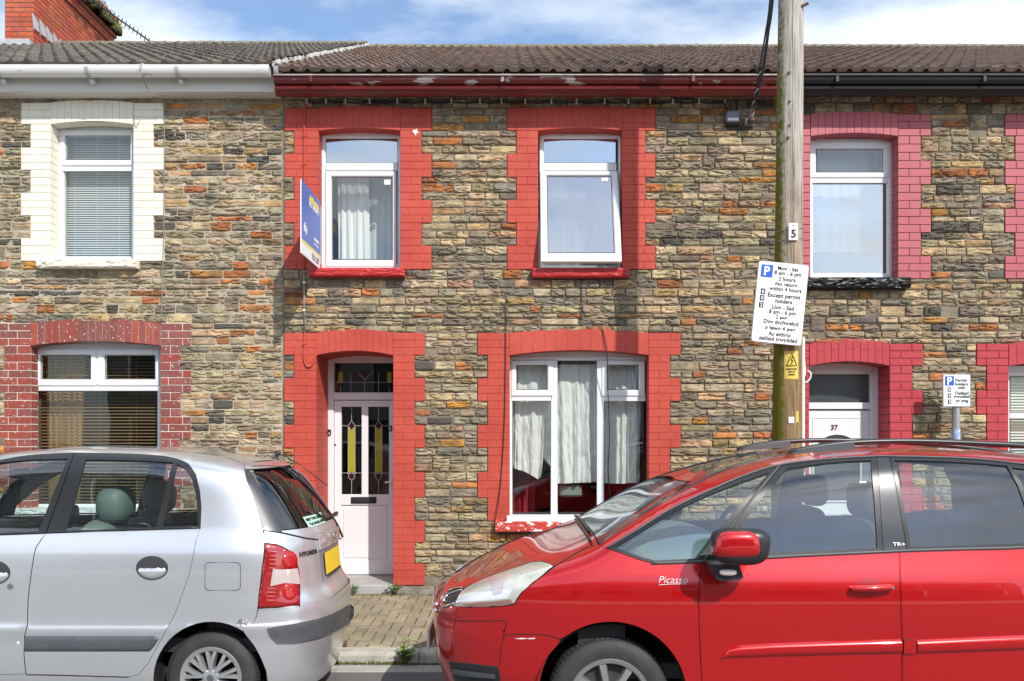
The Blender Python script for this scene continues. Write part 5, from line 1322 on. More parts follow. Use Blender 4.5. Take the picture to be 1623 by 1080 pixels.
# top surfaces
Q.loft('roof', Q.edge(roofR[11:-1], 3), 'top', n=16)
Q.loft('windscreen', Q.edge(roofR[:12], 3), 'top', ['screen_glass', 'screen_glass'], n=16, thick=0)
Q.loft('bonnet', Q.edge([(947, 864), (933, 866.5), (905, 882), (879, 897.5), (866.7, 892.5), (846.7, 891), (820, 899), (780, 912), (746.7, 927.5), (731, 939)], 3), 'top', n=22)
Q.bridge('nose', Q.edge([(731, 939)]*2, 1)[0], Q.edge([(707, 979)]*2, 1)[0], ['red_car', 'trim'], 22)
Q.line('bonnet_gap', [(879, 898), (905, 881.8), (933, 866.2)], 'gap', .0025, .001)
Q.line('screen_edge', roofR[:12], 'black_trim', .007, .001)
for nm, (u, v), k0, k1 in (('windscreen_wiper', (938, 864.5), 3, 30), ('windscreen_wiper', (944, 863.2), 14, 41)):
    rw = Q.row(Q.edge([(u, v)]*2, 1)[0], 'top', 22); m = MB(); m.tube([p+Q.B.nrm(p)*.018 for p in rw[k0:k1:2]], .010, 6); m.tube([p+Q.B.nrm(p)*.006 for p in rw[k0+1:k1:2]], .006, 6); m.build(nm, 'black_trim', CR, smooth=True)
Q.loft('tailgate', Q.edge([(1895, 848), (1904, 890), (1909, 930), (1912, 1020), (1911, 1060), (1910, 1120)], 3), 'end', n=18)
Q.bridge('rear_screen', Q.edge([(1867, 800)]*2, 1)[0], Q.edge([(1895, 850)]*2, 1)[0], ['screen_glass', 'trim'], 16)
# nose
Q.side('bumper_top', [(704, 980), (709, 968), (714, 960), (745, 962.3), (782, 962.3), (803, 984), (765, 985.5), (735, 984.5)], d=6, off=.001)
Q.loft('front_bumper', Q.edge([(706, 979.5), (735, 983.5), (765, 984.5), (803, 984), (800, 996), (798, 1006.7), (830, 1006), (866.7, 1007.5), (889, 1014), (872, 1035), (861, 1058), (855, 1080), (851, 1105), (849, 1140), (849, 1165)], 2), 'end', n=22, thick=.02)
head = [(716, 960), (719, 952), (726.7, 943), (736, 935), (746.7, 928), (780, 913), (820, 900), (834, 895), (846.7, 891.7), (858, 891), (866.7, 893), (878, 898.5), (870, 904), (860, 913), (843, 925.5), (826.7, 940), (820, 949), (815, 957.5), (780, 961.5), (745, 962)]
hl = Q.side('headlight', head, ['lens_head', 'trim'], off=.004, thick=.02, d=6)
Q.side('lamp_reflector', [(722, 957), (745, 955.5), (780, 953.5), (809, 950), (814, 956.5), (780, 960.3), (745, 961)], ['lens_amber', 'trim'], off=.006, thick=.002, d=5, parent=hl)
Q.side('chrome_strip', [(728, 944), (748, 940), (778, 938), (800, 934), (812, 936), (806, 949), (780, 951.5), (745, 953.5), (724, 955)], [pmat('pale_reflector', (.80, .81, .82), .2, metal=.25, coat=1), 'trim'], off=.0055, thick=.001, d=5, parent=hl)
Q.side('bulb_bowl', [(781, 920), (792, 918), (797, 924), (796, 940), (783, 944), (780, 935)], ['lens_clear', 'trim'], off=.0065, thick=.002, d=4, parent=hl)
Q.line('lamp_edge', head, 'gap', .003, .003, hl, closed=True, sp=0)
Q.line('bumper_gap', [(706, 980), (730, 984), (765, 984.5), (803, 983.5)], 'gap', .002, .001); Q.line('bumper_gap', [(803, 984), (799, 1005), (794, 1030), (791.7, 1055)], 'gap', .0018, .001); Q.line('bumper_gap', [(798, 1007), (830, 1005.5), (866, 1007), (890, 1014)], 'gap', .002, .001)
Q.side('lower_grille', [(712, 1049), (740, 1051), (765, 1054), (790, 1057), (793, 1072), (793, 1098), (728, 1098), (719, 1072)], ['black_trim', 'trim'], off=.006, thick=.006, d=6)
Q.side('grille_bar', [(720, 1060), (740, 1063), (785, 1068), (787, 1074), (740, 1070), (722, 1067)], ['grey_trim', 'trim'], off=.02, thick=.014, d=5)
for z, hh in ((.735, .012), (.70, .012)):
    m = MB(); pts = []
    for k in range(25):
        y = -.40+.8*k/24; A = 1-(abs(y)/BR.W(z))**BR.a; x = BR.xm+max(A, .01)**(1/BR.b)*(BR.xn(z)-BR.xm); pts.append((x-.008, BR.yc+y, z+.02*(1-abs(y)/.4)))
    m.tube(pts, hh, 8); m.build('chrome_bar', 'chrome', CR, smooth=True)
m = MB(); m.box(-.505, -.488, 5.13-.26, 5.13+.26, .44, .56, .004); m.build('number_plate', 'plate_white', CR)
Q.side('paint_scratch', [(815, 1012.5), (827, 1011.2), (838, 1012), (828, 1013.6)], ['plastic_white', 'trim'], off=.001, thick=0, d=3, mirror=False); Q.side('paint_scratch', [(836, 1012), (848, 1011), (848, 1013), (838, 1013.3)], ['plastic_white', 'trim'], off=.001, thick=0, d=3, mirror=False)
gq = Q.side('grille', [(704, 957), (707, 947), (712, 938), (718, 933), (728, 933), (734, 934), (728, 945), (722, 956), (712, 959)], ['black_trim', 'trim'], off=.006, thick=.008, d=4)
Q.line('chrome_wing', [(704, 956), (710, 946), (719, 941.5), (733, 937)], 'chrome', .006, .010, gq, sp=4); Q.line('chrome_wing', [(702, 963), (712, 960), (722, 957)], 'chrome', .006, .010, gq, sp=4); Q.line('chrome_wing', [(712, 938), (722, 934.5), (734, 933.5)], 'chrome', .004, .010, gq, sp=4)
# roof rails
for sg in (1, -1):
    m = MB(); yy = lambda y: y if sg == 1 else 2*BR.yc-y
    def rp(u, v): p = P3(u, v, 4.60); return Vector((p.x, yy(p.y), p.z))
    pts = [rp(*q) for q in ((1250, 718), (1275, 712), (1310, 706.5), (1352, 702), (1400, 700), (1443, 699.6), (1500, 701), (1560, 703.5), (1623, 707), (1720, 716), (1790, 728), (1830, 742))]
    m.tube(spline(pts, 3), [.010]+[.016]*31+[.016]*2, 8); rl = m.build('roof_rail', 'black_trim', CR, smooth=True)
    m = MB(); a = [(1248, 720), (1275, 711.5), (1310, 705), (1352, 700.5), (1352, 713), (1310, 716)]; m.prism([(rp(*q).x, rp(*q).z) for q in a], yy(4.60)-.022, yy(4.60)+.022); m.build('rail_foot', 'grey_trim', rl)
    m = MB(); a = [(1700, 716), (1790, 727), (1834, 744), (1790, 748), (1700, 734)]; m.prism([(rp(*q).x, rp(*q).z) for q in a], yy(4.60)-.022, yy(4.60)+.022); m.build('rail_foot', 'grey_trim', rl)
# door mirrors
for sg in (1, -1):
    yy = lambda y: y if sg == 1 else 2*BR.yc-y
    c = P3(1173, 866, 4.09)
    mr = roundbox('door_mirror', (c.x, yy(c.y), c.z), (.285, .16, .185), 'black_trim', CR, 3.2, 22, taper=-.08)
    cap = roundbox('mirror_cap', (c.x-.022, yy(c.y-.012), c.z+.014), (.236, .160, .142), 'red_car', mr, 3.4, 22, taper=.10)
    ft = [(1124, 893), (1134, 917), (1140, 919), (1170, 917), (1175, 913), (1168, 893)]; pl = [(P3(u, v, 4.14).x, P3(u, v, 4.14).z) for u, v in ft]
    m = MB(); m.prism(pl, yy(4.10), yy(4.27)); m.build('mirror_foot', 'black_trim', mr)
    ic = P3(1154, 907.5, 4.09); roundbox('indicator', (ic.x, yy(ic.y), ic.z), (.088, .03, .034), 'lens_clear', mr, 2.6, 12)
# wheels, underside, cabin
for xx in (.513, 3.241):
    wheel(CR, xx, .3215, 4.302, .3215, .21, .213, 1, 'alloy'); wheel(CR, xx, .3215, 5.958, .3215, .21, .213, -1, 'alloy')
    arch_liner(CR, xx, .33, .40, 4.27, 4.62); arch_liner(CR, xx, .33, .40, 5.99, 5.64)
m = MB(); m.box(-.3, 3.95, 4.45, 5.8, .17, .34, .03); m.build('underbody', 'well', CR)
m = MB(); m.box(.55, 3.6, 4.36, 5.90, .42, .5); m.box(.35, .60, 4.35, 5.9, .40, 1.02); m.box(3.3, 3.72, 4.52, 5.74, .5, .95); m.build('cabin_floor', 'trim', CR)
roundbox('dashboard', (.92, 5.13, 1.0), (.74, 1.5, .30), 'dash', CR, 4, 22, ez=3)
for y in (4.74, 5.52):
    st_ = roundbox('front_seat', (1.92, y, .92), (.17, .50, .66), 'seat_dark', CR, 4, 18, rot=R(-14)); roundbox('cushion', (1.62, y, .66), (.52, .50, .2), 'seat_dark', st_, 4, 14)
    roundbox('headrest', (2.03, y, 1.345), (.13, .27, .21), 'seat_dark', st_, 3.4, 16)
for y in (4.66, 5.13, 5.60):
    st_ = roundbox('rear_seat', (3.12, y, .90), (.16, .45, .60), 'seat_dark', CR, 4, 18, rot=R(-14)); roundbox('headrest', (3.20, y, 1.20), (.10, .24, .12), 'seat_dark', st_, 3.4, 14)
m = MB(); pts = [(1.42+.07*math.cos(a), 5.52+.18*math.sin(a), 1.06+.17*math.cos(a)) for a in [6.283*k/24 for k in range(25)]]; m.tube(pts, .016, 8); m.build('steering_wheel', 'trim', CR, smooth=True)
roundbox('rear_view_mirror', (1.38, 5.13, 1.43), (.05, .24, .07), 'black_trim', CR)
# badges on the near flank
def flanktext(body, u, v, wpx, mat, name, parent, hpx=None, shear=0, bold=0.01, off=.002):
    p = BR.ray(u, v); s = p.y/FPX; o = text(body, wpx*s, (0, 0, 0), mat, parent, name, height=hpx*s if hpx else None, bold=bold, shear=shear)
    for q in o.data.vertices:
        X_, Z_ = p.x+q.co.x, p.z+q.co.z; y = p.y
        z_ = Z_; A = 1-min(1, BR.t(X_, z_))**BR.b-min(1, BR.q(X_, z_))**BR.c
        q.co = Vector((X_, BR.yc-BR.W(z_)*max(A, .01)**(1/BR.a)-off+q.co.y, Z_))
    return o
flanktext('Picasso', 1067, 919, 46, 'plastic_white', 'script_badge', fd_, 10, .3, -.016)
Q.line('badge_underline', [(1044, 927.5), (1060, 926.3), (1088, 925.8)], 'plastic_white', .0016, .0018, fd_, mirror=False)
flanktext('TR+', 1423.5, 862.5, 20, 'plastic_white', 'trim_badge', wf1, 5.5, 0, .02, .008)
reartext('MEP TWO GARAGE', -.345, -.035, 1.181, .018, 'cable', 'sticker_lettering', st, .0052, .03); reartext('Tel: 01443 670491', -.335, -.045, 1.153, .018, 'cable', 'sticker_lettering', st, .0052, .03)
# ------------------------------------------------------------ street furniture, wires, plants
def sub(name, mb, mats, parent, smooth=False):
    """a mesh in its thing's own coordinates"""
    o = mb.build(name, mats, None, smooth); o.parent = parent; return o
PY = 6.6
UP = thing('utility_pole', 'weathered grey timber utility pole with green algae down one side', 'pole', (2.199, PY, .07))
m = MB(); rg = random.Random(3)
def polefn(a, b):
    z = -.1+9.2*b; r = .124-.0052*z; th = 6.2832*a
    k = 1+.012*noise.noise(Vector((math.cos(th)*3, math.sin(th)*3, z*.6)))
    return (.0088*z+r*k*math.cos(th), r*k*math.sin(th), z)
m.grid(polefn, 40, 60); m.lathe([(0, 9.1), (.076, 9.1)], (.08, 0, 0), 20, 'z'); sub('shaft', m, 'pole', UP, True)
def onpole(u, v, out=0.0):
    """point on the pole's front at a pixel, in the pole's coordinates"""
    z = PZ(v, PY-.11); cxx = 2.199+.0088*(z-.07); x = PX(u, PY-.1); r = .124-.0052*(z-.07); dx = max(-r*.98, min(r*.98, x-cxx))
    return Vector((x-2.199, -math.sqrt(r*r-dx*dx)-out, z-.07))
for u, v, r in ((1251, 114, .013), (1251.5, 160, .010), (1251.5, 198, .009), (1249.5, 217.5, .014)):
    m = MB(); p = onpole(u, v); m.lathe([(0, -.012), (r*.8, -.010), (r, .012)], p, 12); sub('bolt', m, 'rust', UP)
m = MB(); m.tube([onpole(1256.5, v)+Vector((.0, .002, 0)) for v in range(-40, 330, 12)], .0028, 5); sub('crack', m, 'gap', UP)
m = MB(); p = onpole(1272, 7); m.tube([p, p+Vector((.05, -.01, .02))], .012, 8); sub('step_bolt', m, 'rust', UP)
for v in (362, 378):
    z = PZ(v, PY-.1)-.07; m = MB(); pts = [(.0088*z+(.127-.0052*z)*math.cos(6.2832*k/32), (.127-.0052*z)*math.sin(6.2832*k/32), z+.012*math.cos(6.2832*k/32)) for k in range(33)]; m.tube(pts, .0025, 5); sub('wire_band', m, 'galv', UP)
m = MB(); m.tube([(.135, -.02, -.05), (.137, -.02, 2.43)], .013, 10); sub('cable_guard', m, 'plastic_white', UP, True)
# number tag
c = onpole(1256, 368, .012); NT = thing('number_tag', 'small white number tag marked 5 wired to the timber pole', 'tag', Vector((2.199, PY, .07))+c)
m = MB(); m.box(-.037, .037, -.004, .004, -.068, .068, .002); sub('tag_plate', m, 'sign_white', NT)
text('5', .038, NT.location+Vector((0, -.006, -.016)), 'sign_black', NT, 'tag_number', bold=.03); text('6', .010, NT.location+Vector((0, -.006, .05)), 'sign_black', NT, 'tag_number')
# danger sign
c = onpole(1254, 579, .003); DS = thing('warning_sign', 'yellow electricity danger sign with lightning triangle on the timber pole', 'sign', Vector((2.199, PY, .07))+c)
m = MB(); 
cz = c.z; r = .124-.0052*cz+.003; a0 = math.asin(max(-1, min(1, (c.x-.0088*cz)/r)))
def dfn(a, b):
    th = a0+(a-.5)*.98; return (r*math.sin(th)-r*math.sin(a0), -(r*math.cos(th))+r*math.cos(a0), (b-.5)*.222)
m.grid(dfn, 10, 2); sub('sign_plate', m, 'sign_yellow', DS, True)
def dpt(a, b, o=.0015):
    th = a0+(a-.5)*.98; return Vector(((r+o)*math.sin(th)-r*math.sin(a0), -((r+o)*math.cos(th))+r*math.cos(a0), (b-.5)*.222))
m = MB(); q = [dpt(.14, .48), dpt(.5, .93), dpt(.86, .48)]; m.tube([dpt(.14+.36*t, .48+.45*t) for t in (0, .5, 1)]+[dpt(.5+.36*t, .93-.45*t) for t in (.5, 1)]+[dpt(.86-.72*t, .48) for t in (.25, .5, .75, 1)], .0035, 5); sub('triangle', m, 'sign_black', DS)
m = MB(); m.tube([dpt(.56, .82, .003), dpt(.46, .68, .003), dpt(.56, .67, .003), dpt(.47, .54, .003)], .004, 5); sub('lightning_bolt', m, 'sign_black', DS)
for t, b in (('DANGER OF DEATH', .36), ('KEEP OFF', .26), ('ELECTRICITY', .16)):
    o = text(t, .085 if len(t) > 12 else .05, (0, 0, 0), 'sign_black', DS, 'lettering', height=.011, bold=.02); o.matrix_parent_inverse = Matrix.Identity(4)
    for v in o.data.vertices: v.co = dpt(.5+v.co.x/(r*.98), b+v.co.z/.222, .0012-v.co.y)
for u, v, w, h, mt, nm, lb in ((1253, 666, .045, .05, 'plastic_white', 'paper_notice', 'small torn white paper notice stapled low on the timber pole'), (1263, 661, .022, .09, 'sign_yellow', 'paper_notice', 'small torn yellow notice stapled low on the timber pole beside the white one')):
    p = onpole(u, v, .003)+Vector((2.199, PY, .07)); m = MB(); m.box(p.x-w/2, p.x+w/2, p.y-.002, p.y+.001, p.z-h/2, p.z+h/2, .0005); tag(m.build(nm, mt), lb, 'notice')
# large tilted parking sign: local frame from the photograph's corners
SY = 6.43
def sp(cx, cy): return P3(1180+cx/6.75, 400+cy/6.75, SY)
O_ = sp(160, 92); ex = (sp(688, 145)-O_); sw = ex.length; ex = ex.normalized(); ez = Vector((-ex.z, 0, ex.x)); shh = (sp(52, 945)-O_).length
PS = thing('parking_sign', 'large tilted white parking sign with Mon - Sat times in English and Welsh', 'sign', sp(370, 545), 'parking signs')
def loc2(cx, cy): d = sp(cx, cy)-O_; return d.dot(ex), d.dot(ez)
def sgn(a, b, y=0): return O_+ex*a+ez*b+Vector((0, y, 0))
def rquad2(mb, a0_, a1, b0, b1, y0, y1, rad=0.0):
    pts = []
    for cx, cy, st in ((a1-rad, b1-rad, 0), (a0_+rad, b1-rad, 90), (a0_+rad, b0+rad, 180), (a1-rad, b0+rad, 270)):
        for k in range(5 if rad else 1): an = R(st+90*k/4) if rad else 0; pts.append((cx+rad*math.cos(an)*(1 if rad else 0), cy+rad*math.sin(an)*(1 if rad else 0)))
    n = len(pts); vs = [sgn(a, b, y0) for a, b in pts]+[sgn(a, b, y1) for a, b in pts]
    mb.add(vs, [tuple(range(n)), tuple(reversed(range(n, 2*n)))]+[(i, n+i, n+(i+1) % n, (i+1) % n) for i in range(n)])
RS = Matrix(((ex.x, 0, ez.x), (0, 1, 0), (ex.z, 0, ez.z)))
m = MB(); rquad2(m, 0, sw, -shh, 0, 0, .003, .02); m.build('sign_plate', 'sign_white', PS)
m = MB(); rquad2(m, -.004, sw+.004, -shh-.004, .004, .0032, .012, .022); m.build('sign_rim', 'galv', PS)
m = MB(); a, b = loc2(240, 200); rquad2(m, a-.046, a+.046, b-.049, b+.049, -.0015, 0, .004); bp_ = m.build('blue_panel', 'sign_blue', PS)
text('P', .046, sgn(a, b, -.003), 'sign_white', bp_, 'lettering', RS, height=.072, bold=.035)
for t, cx, cy, w in (('Mon - Sat', 468, 178, 225), ('8 am - 6 pm', 463, 235, 290), ('2 hours', 455, 290, 185), ('No return', 447, 345, 235), ('within 4 hours', 438, 398, 350), ('Except permit', 425, 475, 355), ('holders', 420, 527, 180),
                     ('Llun - Sad', 412, 592, 240), ('8 am - 6 pm', 405, 650, 290), ('2 awr', 398, 698, 130), ('Dim dychwelyd', 390, 758, 375), ('o fewn 4 awr', 383, 815, 335), ('Ac eithrio', 375, 878, 245), ('deiliaid trwydded', 358, 937, 415)):
    a, b = loc2(cx, cy); text(t, w/6.75*SY/FPX*.985, sgn(a, b, -.002), 'sign_black', PS, 'lettering', RS, bold=.007)
for t, cx, cy in (('6', 198, 418), ('0', 188, 488), ('2', 178, 562)):
    a, b = loc2(cx, cy); m = MB(); rquad2(m, a-.0175, a+.0175, b-.022, b+.022, -.0012, 0, .002); q = m.build('digit_panel', 'sign_black', PS); text(t, .018, sgn(a, b, -.0025), 'sign_white', q, 'lettering', RS, height=.030, bold=.02)
m = MB(); m.box(2.10, 2.30, SY+.012, SY+.05, PZ(455, SY), PZ(448, SY), .004); m.build('bracket', 'galv', PS); m = MB(); m.box(2.10, 2.28, SY+.012, SY+.05, PZ(520, SY), PZ(513, SY), .004); m.build('bracket', 'galv', PS)
m = MB(); p, q = sgn(*loc2(515, 570), -.002), sgn(*loc2(635, 520), -.002); m.tube([p, (p+q)/2+Vector((0, 0, -.006)), q], .0014, 4); m.build('scratch', 'grey_trim', PS)
# small permit sign on its post
QY = 8.12; QS = thing('permit_sign', 'small white permit holders only sign on a slim galvanised post by the wall', 'sign', (PX(1515, QY), QY, .1), 'parking signs')
def qp(u, v, y=0): p = P3(u, v, QY-.045); p.y += y; return p
m = MB(); m.box(qp(1495.5, 0).x, qp(1537.5, 0).x, QY-.046, QY-.04, qp(0, 644).z, qp(0, 594).z, .002); m.build('sign_plate', 'sign_white', QS)
m = MB(); m.ring(qp(1494.5, 0).x, qp(1538.5, 0).x, qp(0, 645).z, qp(0, 593).z, .007, QY-.048, QY-.036, bead=.003); m.build('sign_rim', 'galv', QS)
m = MB(); m.tube([(PX(1515, QY), QY, .05), (PX(1515, QY), QY, qp(0, 600).z)], .037, 20); po = m.build('post', 'galv', QS, smooth='auto')
m = MB(); m.lathe([(.038, PZ(696, QY)), (.0385, PZ(680, QY))], (PX(1515, QY), QY, 0), 20, 'z'); m.build('sticker_band', pmat('faded_blue_sticker', (.30, .40, .62), .6, spots=(40, .55, (.65, .66, .68))), po)
m = MB(); m.lathe([(.038, PZ(712, QY)), (.0385, PZ(703, QY))], (PX(1515, QY), QY, 0), 20, 'z'); m.build('sticker_band', pmat('faded_red_sticker', (.55, .22, .22), .6, spots=(40, .55, (.65, .66, .68))), po)
m = MB(); m.box(qp(1497.5, 0).x, qp(1512, 0).x, QY-.0475, QY-.0462, qp(0, 611.5).z, qp(0, 596.5).z, .001); bp2 = m.build('blue_panel', 'sign_blue', QS)
text('P', .048, qp(1504.8, 604, -.005), 'sign_white', bp2, 'lettering', height=.075, bold=.03)
for t, u, v, w in (('Permit', 1523.5, 602.7, 18), ('holders', 1524, 608.8, 20), ('only', 1524, 615.2, 11.5), ('Deiliaid', 1524.5, 623.2, 20.5), ('trwydded', 1524, 629.2, 25), ('yn unig', 1524.5, 636, 20)):
    text(t, w*QY/FPX, qp(u, v, -.0035), 'sign_black', QS, 'lettering', bold=.006)
for t, u, v in (('B', 1504.5, 617.7), ('0', 1504.8, 627.3), ('5', 1505, 637)):
    m = MB(); p = qp(u, v); m.box(p.x-.017, p.x+.017, QY-.0475, QY-.0462, p.z-.022, p.z+.022, .001); q = m.build('digit_panel', 'sign_black', QS); text(t, .019, p+Vector((0, -.0045, 0)), 'sign_white', q, 'lettering', height=.030, bold=.02)
# letting board, square to the wall
BX = wx(507); BY0, BY1, BZ0, BZ1 = 7.58, 8.318, 3.40, 4.085
LB = thing('letting_board', 'blue and white TO LET board standing out square from the wall', 'sign', (BX, 8.3, 3.4))
def bb(a, b): return BY0+(BY1-BY0)*a, BZ1-(BZ1-BZ0)*b
m = MB(); m.box(BX-.005, BX+.005, BY0, BY1, BZ0, BZ1, .002); m.build('board', 'board_white', LB)
def bquad(name, a0_, a1, b0, b1, mat, o=.0062):
    y0, z1 = bb(a0_, b0); y1, z0 = bb(a1, b1); m = MB(); m.box(BX-o, BX+o, y0, y1, z0, z1); return m.build(name, mat, LB)
bquad('blue_field', .004, .996, .003, .80, 'board_blue'); bquad('yellow_stripe', .004, .996, .80, .835, 'board_yellow', .0064)
RB = Matrix.Rotation(R(90), 3, 'Z')
def btext(t, a, b, w, mat, h=None, bold=.02): y, z = bb(a, b); return text(t, w, (BX+.0075, y, z), mat, LB, 'lettering', RB, height=h, bold=bold)
m = MB(); pk = [(.40, .165), (.40, .13), (.46, .07), (.52, .11), (.58, .065), (.66, .12), (.72, .075), (.80, .115), (.86, .085), (.93, .13), (.93, .165)]
m.prism([bb(a, b) for a, b in pk], BX+.0065, BX+.0075, ax='x'); m.build('mountain_emblem', 'board_yellow', LB)
btext('LET RIGHT', .67, .205, .40, 'board_white', .042, .03); m = MB(); y, z = bb(.4, .245); y1, _ = bb(.94, 0); m.box(BX+.0065, BX+.0075, y, y1, z, z+.006); m.build('rule_line', 'board_white', LB)
for b0, h_ in ((.655, .026), (.715, .012)):
    m = MB(); y, z = bb(.66, b0); y1, _ = bb(.92, 0); m.box(BX+.0065, BX+.0073, y, y1, z, z+h_); m.build('contact_line', 'board_white', LB)
btext('TO LET', .74, .915, .30, 'grey_trim', .058, .0)
m = MB(); y, z = bb(.20, .62); pts = [(BX+.007, y+.05*math.cos(6.2832*k/24), z+.055*math.sin(6.2832*k/24)) for k in range(25)]; m.tube(pts, .003, 5); m.build('round_emblem', 'board_white', LB); m = MB(); m.tube([(BX+.007, y-.02, z-.03), (BX+.007, y, z+.03), (BX+.007, y+.02, z-.03)], .003, 5); m.build('emblem_stroke', 'board_white', LB)
m = MB(); m.box(BX-.02, BX+.02, DW-.012, DW+.0, BZ0+.05, BZ1-.05, .003); m.build('wall_bracket', 'galv', LB)
# wires and boxes
def cable(name, pts, r, mat, label, cat='cable', n=6, group=None):
    m = MB(); m.tube(spline(pts, n) if n else pts, r, 7); return tag(m.build(name, mat, smooth=True), label, cat, group)
WB = thing('overhead_cable', 'bundle of black overhead wires from the wall bracket up past the timber pole', 'cable', P3(1190, 180, 8.28))
base = [(1189, 188, 8.24), (1192, 176, 8.20), (1198, 150, 8.10), (1207, 105, 7.98), (1215, 52, 7.84), (1222, 0, 7.70), (1240, -210, 7.2), (1262, -640, 6.68)]
rg = random.Random(12)
for k, (du, ph) in enumerate(((-1.6, 0), (1.3, 1.5), (3.4, 3))):
    pts = [P3(u+du*(.35+.65*min(1, i/3))+1.0*math.sin(i*1.7+ph)*(i < 4), v, Y+.012*math.sin(i+ph)) for i, (u, v, Y) in enumerate(base)]
    m = MB(); m.tube(spline(pts, 6), .0085, 7); m.build('wire', 'cable', WB, smooth=True)
m = MB(); q = spline([P3(*b) for b in base[:4]], 10)
m.tube([p+Vector((.016*math.cos(i*1.1), .016*math.sin(i*1.1), 0)) for i, p in enumerate(q)], .006, 6); m.tube([p+Vector((.016*math.cos(i*1.3+2), .016*math.sin(i*1.3+2), 0)) for i, p in enumerate(q[:22])], .006, 6); m.build('binding_wire', 'cable_grey', WB, smooth=True)
m = MB(); p = P3(1191, 192, 8.26); m.lathe([(0, -.05), (.03, -.045), (.036, -.02), (.022, -.01), (.036, .01), (.03, .03), (.018, .06)], p, 16); m.build('insulator', pmat('brown_insulator', (.09, .04, .025), .3, coat=.5), WB, smooth=True)
m = MB(); m.box(p.x-.05, p.x+.05, DW-.01, DW+.01, p.z-.02, p.z+.06, .004); m.tube([(p.x, DW-.01, p.z+.02), (p.x, 8.24, p.z+.03), (p.x+.01, 8.22, p.z+.08)], .012, 8); m.build('wall_bracket', 'galv', WB)
JB = thing('junction_box', 'grey junction box on the stone wall just below the black eaves cable', 'box', P3(1159, 190, DW))
m = MB(); a, b = P3(1150.5, 195, 8.29), P3(1171.5, 177, 8.29); m.box(a.x, b.x, 8.26, DW+.01, a.z, b.z, .012); m.build('box_body', 'grey_box', JB)
m = MB(); m.box(a.x-.006, b.x+.006, 8.29, DW+.012, a.z-.022, a.z+.01, .006); m.build('box_base', 'cable', JB)
for u, k in ((1152, -3), (1167, 3)): m = MB(); m.tube(spline([P3(u, 179, 8.29), P3(u+k*.4, 170, 8.30), P3(u-4+k, 160, 8.30)], 5), .008, 7); m.build('cable_tail', 'cable', JB, smooth=True)
EC = thing('eaves_cable', 'black cable clipped in a line along the wall under the dark red gutter', 'cable', P3(820, 160, DW))
xs_ = [486, 516.5, 547.6, 585.8, 629.6, 674, 715.6, 760.6, 794.7, 832.6, 874, 914, 958.5, 996, 1030.5, 1066.7, 1108, 1148.7]
pts = []
for i, u in enumerate(xs_):
    pts.append(P3(u, 162, DW-.008))
    if i < len(xs_)-1: pts.append(P3((u+xs_[i+1])/2, 163.8, DW-.010))
m = MB(); m.tube(spline(pts, 4), .0075, 7); m.build('cable', 'cable', EC, smooth=True)
for u in xs_: m = MB(); p = P3(u, 160.5, DW-.014); m.box(p.x-.008, p.x+.008, p.y-.008, p.y+.016, p.z-.022, p.z+.026, .003); m.build('clip', 'plastic_white', EC)
DC = thing('cable_conduit', 'thin conduit running down the wall from the eaves to the red door surround', 'cable', P3(482, 560, DW))
Yc = DW-.014
m = MB(); m.tube(spline([P3(486, 160, Yc), P3(483, 172, Yc), P3(482, 200, Yc), P3(482, 300, Yc), P3(482, 428, Yc)], 3), .0075, 7); m.build('upper_run', 'red', DC, smooth=True)
m = MB(); m.tube([P3(482, 428, Yc), P3(482, 480, Yc), P3(482.5, 527, Yc)], .0085, 7); m.build('middle_run', 'cable_grey', DC, smooth=True)
m = MB(); m.tube(spline([P3(482.5, 527, Yc), P3(482, 550, Yc), P3(482, 570, Yc), P3(486, 580.5, Yc), P3(493, 580.5, Yc), P3(498, 571, Yc), P3(501, 563, Yc), P3(506, 560, Yc+.06)], 5), .0075, 7); m.build('drip_loop', 'red', DC, smooth=True)
for v in (215, 260, 448, 492, 545): m = MB(); p = P3(482, v, Yc-.003); m.box(p.x-.014, p.x+.014, p.y-.008, p.y+.012, p.z-.008, p.z+.008, .002); m.build('clip', 'red' if v not in (448, 492) else 'plastic_white', DC)
cable('wall_cable', [P3(802, 462, Yc), P3(801.5, 530, Yc), P3(801, 600, Yc), P3(799, 680, Yc), P3(793, 770, Yc), P3(785, 826, Yc-.03)], .0045, 'cable', 'thin dark cable hanging down the left side of the wide red ground floor window')
cable('wall_cable', [P3(921.5, 443, Yc), P3(921.5, 480, Yc), P3(921.5, 503, Yc), P3(925, 512, Yc), P3(946, 513.5, Yc), P3(954, 520, Yc), P3(958, 535, Yc-.005), P3(962, 560, Yc), P3(963.5, 620, 8.40), P3(966, 690, 8.44), P3(964, 750, 8.45), P3(970, 815, 8.45)], .0048, 'cable', 'dark cable looping from under the open upper window across the wide window below')
cable('wall_cable', [P3(226, 118, 7.98), P3(231, 136, 8.12), P3(243, 155, 8.30), P3(259, 170, Yc), P3(260, 300, Yc), P3(258, 430, Yc), P3(255, 512, Yc)], .0045, 'cable_grey', 'thin grey cable running down the left house beside its cream window surround')
cable('roof_cable', [P3(226, 118, 7.97), P3(222, 106, 7.96), P3(228, 101.5, 8.02), P3(262, 102, 8.2), P3(300, 99, 8.6), P3(400, 88, 10.4), P3(440, 80, 12.0)], .006, 'gut_edge', 'pale aerial cable trailing over the white gutter and up the grey roof tiles')
cable('wall_cable', [P3(1270, 535, 8.30), P3(1276, 588, 8.30), P3(1272, 602, 8.29), P3(1278, 606, 8.28), P3(1284, 600, 8.28), P3(1285, 592, 8.28), P3(1280, 588, 8.30)], .008, 'plastic_white', 'white cable loop by the left side of the crimson door arch')
